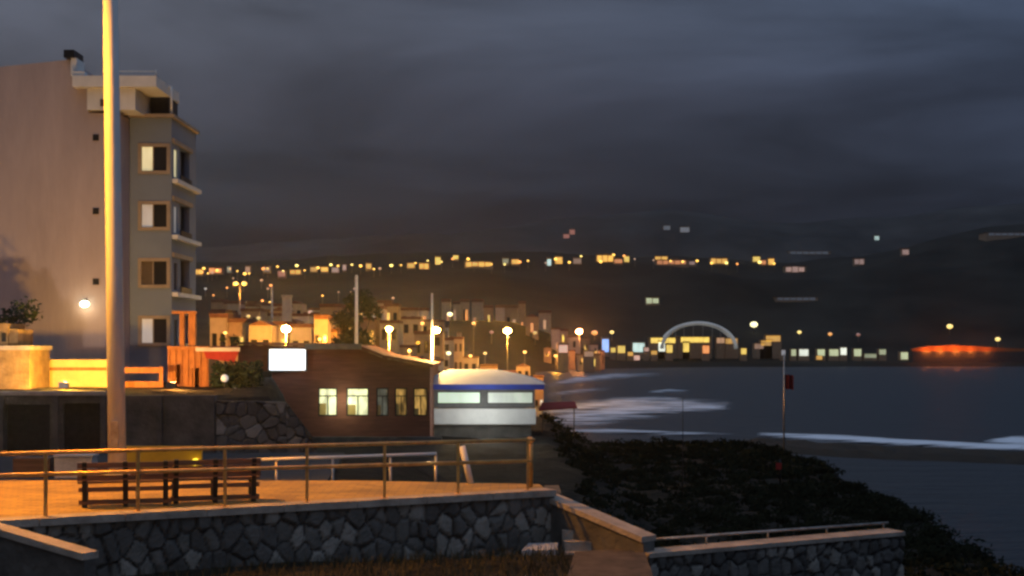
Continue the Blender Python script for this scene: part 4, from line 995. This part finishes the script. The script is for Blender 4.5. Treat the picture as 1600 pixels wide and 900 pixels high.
# lit kiosks and sheds along the far shore
SL = [(938, 552, 8, 7, 'orange', .6), (985, 553, 8, 6, 'amber', .6), (1022, 551, 9, 6, 'amber', .5), (946, 540, 10, 20, 'blue', 1.0), (958, 547, 7, 7, 'yellow', .7), (971, 546, 11, 11, 'yellow', .7), (998, 543, 18, 14, 'cyan', .75), (995, 559, 9, 7, 'pink', 1.1), (1010, 546, 7, 6, 'pink', .7), (880, 545, 14, 12, 'pink', .9), (920, 553, 14, 8, 'brown', .5),
      (1036, 532, 38, 8, 'yellow', .9), (1034, 542, 10, 14, 'white', .9), (1046, 545, 9, 12, 'yellow', .8), (1086, 531, 44, 8, 'yellow', .95), (1072, 543, 9, 14, 'yellow', .9), (1103, 546, 10, 12, 'orange', .8), (1126, 532, 12, 8, 'brown', .8), (1143, 533, 18, 8, 'amber', .45), (1162, 549, 8, 9, 'yellow', .8), (1186, 541, 14, 8, 'brown', .4), (1208, 529, 22, 9, 'amber', .5), (1197, 536, 16, 8, 'amber', .4),
      (1224, 551, 6, 8, 'grey', .8), (1240, 551, 7, 10, 'green', .6), (1256, 551, 14, 10, 'white', .75), (1283, 551, 11, 10, 'green', .75), (1280, 559, 9, 6, 'amber', .55), (1303, 551, 14, 10, 'green', .7), (1318, 549, 9, 11, 'white', .9), (1340, 551, 11, 11, 'green', .7), (1360, 556, 18, 6, 'green', .35), (1379, 550, 10, 8, 'green', .45), (1413, 556, 11, 11, 'green', .75), (1444, 551, 8, 7, 'pink', .5)]
cnt2 = {}
for r_ in SL: cnt2.setdefault(r_[4], []).append(r_[0])
for c in cnt2: cnt2[c].sort()
kindtxt.update(white='bright white lit', blue='blue lit')
for (px, py, w, h, c, k) in SL:
    d = 846. if py > 543 else 858.
    if 880 <= px < 935: d = 640
    q = P(px, py, d); ww, hh = w / F * d, h / F * d
    g = min(ground_any(q.x, d), q.z - hh * .5)
    t = thing('shore_kiosk', (q.x, d, g), '%s waterfront %s along the far shore, %s of that colour from left' % (kindtxt[c], 'shed' if w > 15 else 'kiosk', ordn[cnt2[c].index(px)]), 'kiosk', 'lit kiosks on the far shore')
    m = MB(); m.box(q.x - ww * .6, q.x + ww * .6, d, d + 5, g - 2, q.z + hh * .6); m.build('wall', M['stucco_c'], t)
    m = MB(); m.box(q.x - ww * .68, q.x + ww * .68, d - .8, d + 5.4, q.z + hh * .6 + .02, q.z + hh * .7); m.build('roof', M['roofgrey'], t)
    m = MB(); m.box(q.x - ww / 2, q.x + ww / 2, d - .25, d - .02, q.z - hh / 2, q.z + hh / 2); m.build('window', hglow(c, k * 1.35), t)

# white steel arch on the far shore
d = 852.; ar = thing('arch', (PX(1090, d), d, 3), 'pale steel arch spanning the yellow lit hall on the shore', 'arch')
for dy in (0, 7):
    pts = []
    for k in range(25):
        a = math.pi * k / 24; pts.append((PX(1092, d) - math.cos(a) * 58 / F * d, d + dy, PZ(545, d) + math.sin(a) * 40 / F * d))
    m = MB(); m.tube(pts, 1.1, 8); m.build('rib', glow('arch_self_glow', (.30, .31, .29), .45, .5, .05, (.6, .6, .6)), ar)  # steel ribs glow by themselves, the light on them is put into emission
for k in range(3, 22, 2):
    a = math.pi * k / 24; x = PX(1092, d) - math.cos(a) * 58 / F * d; z = PZ(545, d) + math.sin(a) * 40 / F * d
    m = MB(); m.tube([(x, d, z), (x, d + 7, z)], .35, 6); m.tube([(x, d + 3.5, z), (x, d + 3.5, PZ(545, d))], .10, 5); m.build('hanger', M['bluecanvas'], ar)
# embankment lit by sodium lamps
d = 830.; em = thing('embankment_wall', (PX(1510, d), d, 3), 'long curved embankment wall glowing orange on the right shore', 'wall')
m = MB(); pts = [(1424, 545), (1450, 541), (1490, 539), (1530, 541), (1570, 544), (1610, 545), (1660, 546)]
poly = [(PX(1426, d), PZ(549, d)), (PX(1660, d), PZ(549, d))] + [(PX(a, d), PZ(b, d)) for a, b in reversed(pts)]
m.prism(poly, d, d + 3); m.build('wall', M['orangewood'], em)
m = MB(); m.box(PX(1424, d), PX(1665, d), d - 2.5, d + 3, .2, PZ(549, d) - .02); m.build('base', M['darkwall'], em)
for px, pw in ((1446, 2000), (1468, 2500), (1492, 2700), (1515, 1800), (1540, 900)):
    t = thing('floodlight', (PX(px, d), d - 4, PZ(551, d)), 'small floodlight at the foot of the orange embankment wall, %s from left' % ordn[[1446, 1468, 1492, 1515, 1540].index(px)], 'floodlight', 'floodlights under the embankment')
    m = MB(); m.box(PX(px, d) - .3, PX(px, d) + .3, d - 4.3, d - 3.8, PZ(551, d) - 1, PZ(551, d)); m.build('housing', M['iron'], t)
    light('floodlight_beam', (PX(px, d), d - 4.0, PZ(549, d) + .6), (1, .23, .035), pw, .4, t)

# ------------------------------------------------------------------ working lights near the camera (lamps standing outside the frame or on the ground)
def lamp_post(name, x, y, gz, h, label, col, power, gm, r=.2, spot=None):
    t = thing(name, (x, y, gz), label, 'street lamp', 'street lamps around the plaza')
    m = MB(); m.tube([(x, y, gz), (x, y, gz + h)], [.09, .06], 10); m.build('pole', M['iron'], t)
    m = MB(); m.ball((x, y, gz + h + .16), .2, 14, 9); m.build('lamp_globe', gm, t)
    light('lamp_light', (x, y, gz + h - .12), col, power, r, t, spot)
lamp_post('street_lamp', -12.6, 26.6, plaza_z, 6.0, 'sodium street lamp on the plaza beyond the left border', (1, .37, .012), 1500, G['sodium'])
lamp_post('street_lamp', -13.6, 27.6, plaza_z, 12.5, 'high sodium lamp lighting the plaza from beyond the left border', (1, .37, .010), 21000, G['sodium'], .2, ((-3.6, 26.6, plaza_z), 74))
lamp_post('street_lamp', 6.0, -3.0, 7.9, 7.5, 'added white fill lamp standing unseen behind the viewpoint', (1, .97, .95), 1500, G['whitelamp'], .2, ((-9.5, 28, 12), 52))  # added lamp out of view, brightens the mast side and stone wall
lamp_post('street_lamp', -3.2, 30.5, 8.6, 2.0, 'x', SODIUM, 0, G['sodium']) if False else None
for i, (px, d, pw, col) in enumerate(((100, 55.5, 2200, (1, .50, .05)), (-18, 50.5, 1900, (1, .74, .56)), (268, 55.5, 900, (1, .40, .07)))):
    x = PX(px, d); z = 10.35
    t = thing('floodlight', (x, d, 10.25), 'ground floodlight behind the retaining wall, %s' % ['lighting the ochre wall', 'lighting the pink gable', 'lighting the orange kiosk'][i], 'floodlight', 'floodlights of the apartment block')
    m = MB(); m.box(x - .18, x + .18, d - .12, d + .10, z, z + .22); m.build('housing', M['iron'], t)
    light('floodlight_beam', (x, d + .35, z + .25), col, pw, .15, t)

# ------------------------------------------------------------------ sky, sun, haze
W = bpy.data.worlds.new('World'); S.world = W; W.use_nodes = True; t = W.node_tree; N, L = t.nodes, t.links
bg = N['Background']
sky = N.new('ShaderNodeTexSky'); sky.sky_type = 'NISHITA'; sky.sun_disc = False; sky.sun_elevation = math.radians(1.0); sky.sun_rotation = math.radians(200); sky.air_density = 1.5
tc = N.new('ShaderNodeTexCoord'); sep = N.new('ShaderNodeSeparateXYZ'); L.new(tc.outputs['Generated'], sep.inputs[0])
def math_n(op, a, b=None, clamp=False):
    n = N.new('ShaderNodeMath'); n.operation = op; n.use_clamp = clamp
    for i, v in enumerate((a, b)):
        if v is None: continue
        if isinstance(v, (int, float)): n.inputs[i].default_value = v
        else: L.new(v, n.inputs[i])
    return n.outputs[0]
zc = math_n('MAXIMUM', sep.outputs['Z'], 0.0)
den = math_n('ADD', zc, .11)
u = math_n('DIVIDE', sep.outputs['X'], den); v = math_n('DIVIDE', sep.outputs['Y'], den)
cmb = N.new('ShaderNodeCombineXYZ'); L.new(u, cmb.inputs[0]); L.new(v, cmb.inputs[1])
n1 = N.new('ShaderNodeTexNoise'); n1.inputs['Scale'].default_value = .85; n1.inputs['Detail'].default_value = 6; n1.inputs['Roughness'].default_value = .55; n1.inputs['Distortion'].default_value = .5; L.new(cmb.outputs[0], n1.inputs['Vector'])
grad = N.new('ShaderNodeValToRGB'); e = grad.color_ramp.elements
e[0].position = 0; e[0].color = (.012, .011, .014, 1); e[1].position = .8; e[1].color = (.24, .285, .37, 1)
for p, c in ((.085, (.014, .0155, .021)), (.12, (.022, .024, .033)), (.17, (.040, .043, .060)), (.26, (.088, .102, .140))):
    x = e.new(p); x.color = (*c, 1)
L.new(zc, grad.inputs['Fac'])
# bluer and darker to the right
hx = N.new('ShaderNodeMapRange'); hx.inputs['From Min'].default_value = -.1; hx.inputs['From Max'].default_value = .35; L.new(sep.outputs['X'], hx.inputs['Value'])
tint = N.new('ShaderNodeMix'); tint.data_type = 'RGBA'; tint.inputs[6].default_value = (1, 1, 1, 1); tint.inputs[7].default_value = (.74, .92, 1.12, 1); L.new(hx.outputs[0], tint.inputs[0])
mul = N.new('ShaderNodeMix'); mul.data_type = 'RGBA'; mul.blend_type = 'MULTIPLY'; mul.inputs[0].default_value = 1; L.new(grad.outputs['Color'], mul.inputs[6]); L.new(tint.outputs[2], mul.inputs[7])
cr = N.new('ShaderNodeMapRange'); cr.inputs['From Min'].default_value = .3; cr.inputs['From Max'].default_value = .72; cr.inputs['To Min'].default_value = .42; cr.inputs['To Max'].default_value = 1.75; L.new(n1.outputs['Fac'], cr.inputs['Value'])
mul2 = N.new('ShaderNodeVectorMath'); mul2.operation = 'SCALE'; L.new(mul.outputs[2], mul2.inputs[0]); L.new(cr.outputs[0], mul2.inputs['Scale'])
sc_ = N.new('ShaderNodeVectorMath'); sc_.operation = 'SCALE'; L.new(sky.outputs['Color'], sc_.inputs[0]); sc_.inputs['Scale'].default_value = .002
ad = N.new('ShaderNodeVectorMath'); ad.operation = 'ADD'; L.new(mul2.outputs[0], ad.inputs[0]); L.new(sc_.outputs[0], ad.inputs[1])
L.new(ad.outputs[0], bg.inputs['Color']); bg.inputs['Strength'].default_value = 1.1
sl = bpy.data.lights.new('sun', 'SUN'); sl.energy = .02; sl.angle = math.radians(20); sl.color = (1, .93, .85); so = bpy.data.objects.new('sun', sl); COL.objects.link(so); so.rotation_euler = (math.radians(75), 0, math.radians(200))

HAZE = 1.25e-4
if HAZE:
    hz = MB(); hz.box(-1900, 2300, -50, 2800, -3.0, 330)
    hm = bpy.data.materials.new('haze'); ht = nt_of(hm); ht.nodes.remove(ht.nodes['Principled BSDF'])
    pvn = ht.nodes.new('ShaderNodeVolumePrincipled'); pvn.inputs['Density'].default_value = HAZE; pvn.inputs['Color'].default_value = (.9, .92, .95, 1); pvn.inputs['Anisotropy'].default_value = .93
    ht.links.new(pvn.outputs[0], ht.nodes['Material Output'].inputs['Volume'])
    ho = hz.build('haze', hm); tag(ho, 'thin night haze over bay and hills', 'haze', kind='stuff')

# ------------------------------------------------------------------ camera, render
cam = bpy.data.cameras.new('Camera'); cam.lens = 50; cam.sensor_width = 36; cam.shift_y = 90 / 1600; cam.clip_end = 9000; cam.clip_start = .1
co = bpy.data.objects.new('Camera', cam); COL.objects.link(co); co.location = (0, 0, CZ); co.rotation_euler = (math.radians(90), 0, 0); S.camera = co
S.view_settings.view_transform = 'Standard'; S.view_settings.look = 'None'; S.view_settings.exposure = 0; S.view_settings.gamma = 1
S.cycles.use_denoising = True
S.cycles.filter_width = 2.7
S.cycles.max_bounces = 5; S.cycles.diffuse_bounces = 2; S.cycles.glossy_bounces = 2; S.cycles.volume_bounces = 0; S.cycles.transparent_max_bounces = 12
S.cycles.sample_clamp_indirect = 4
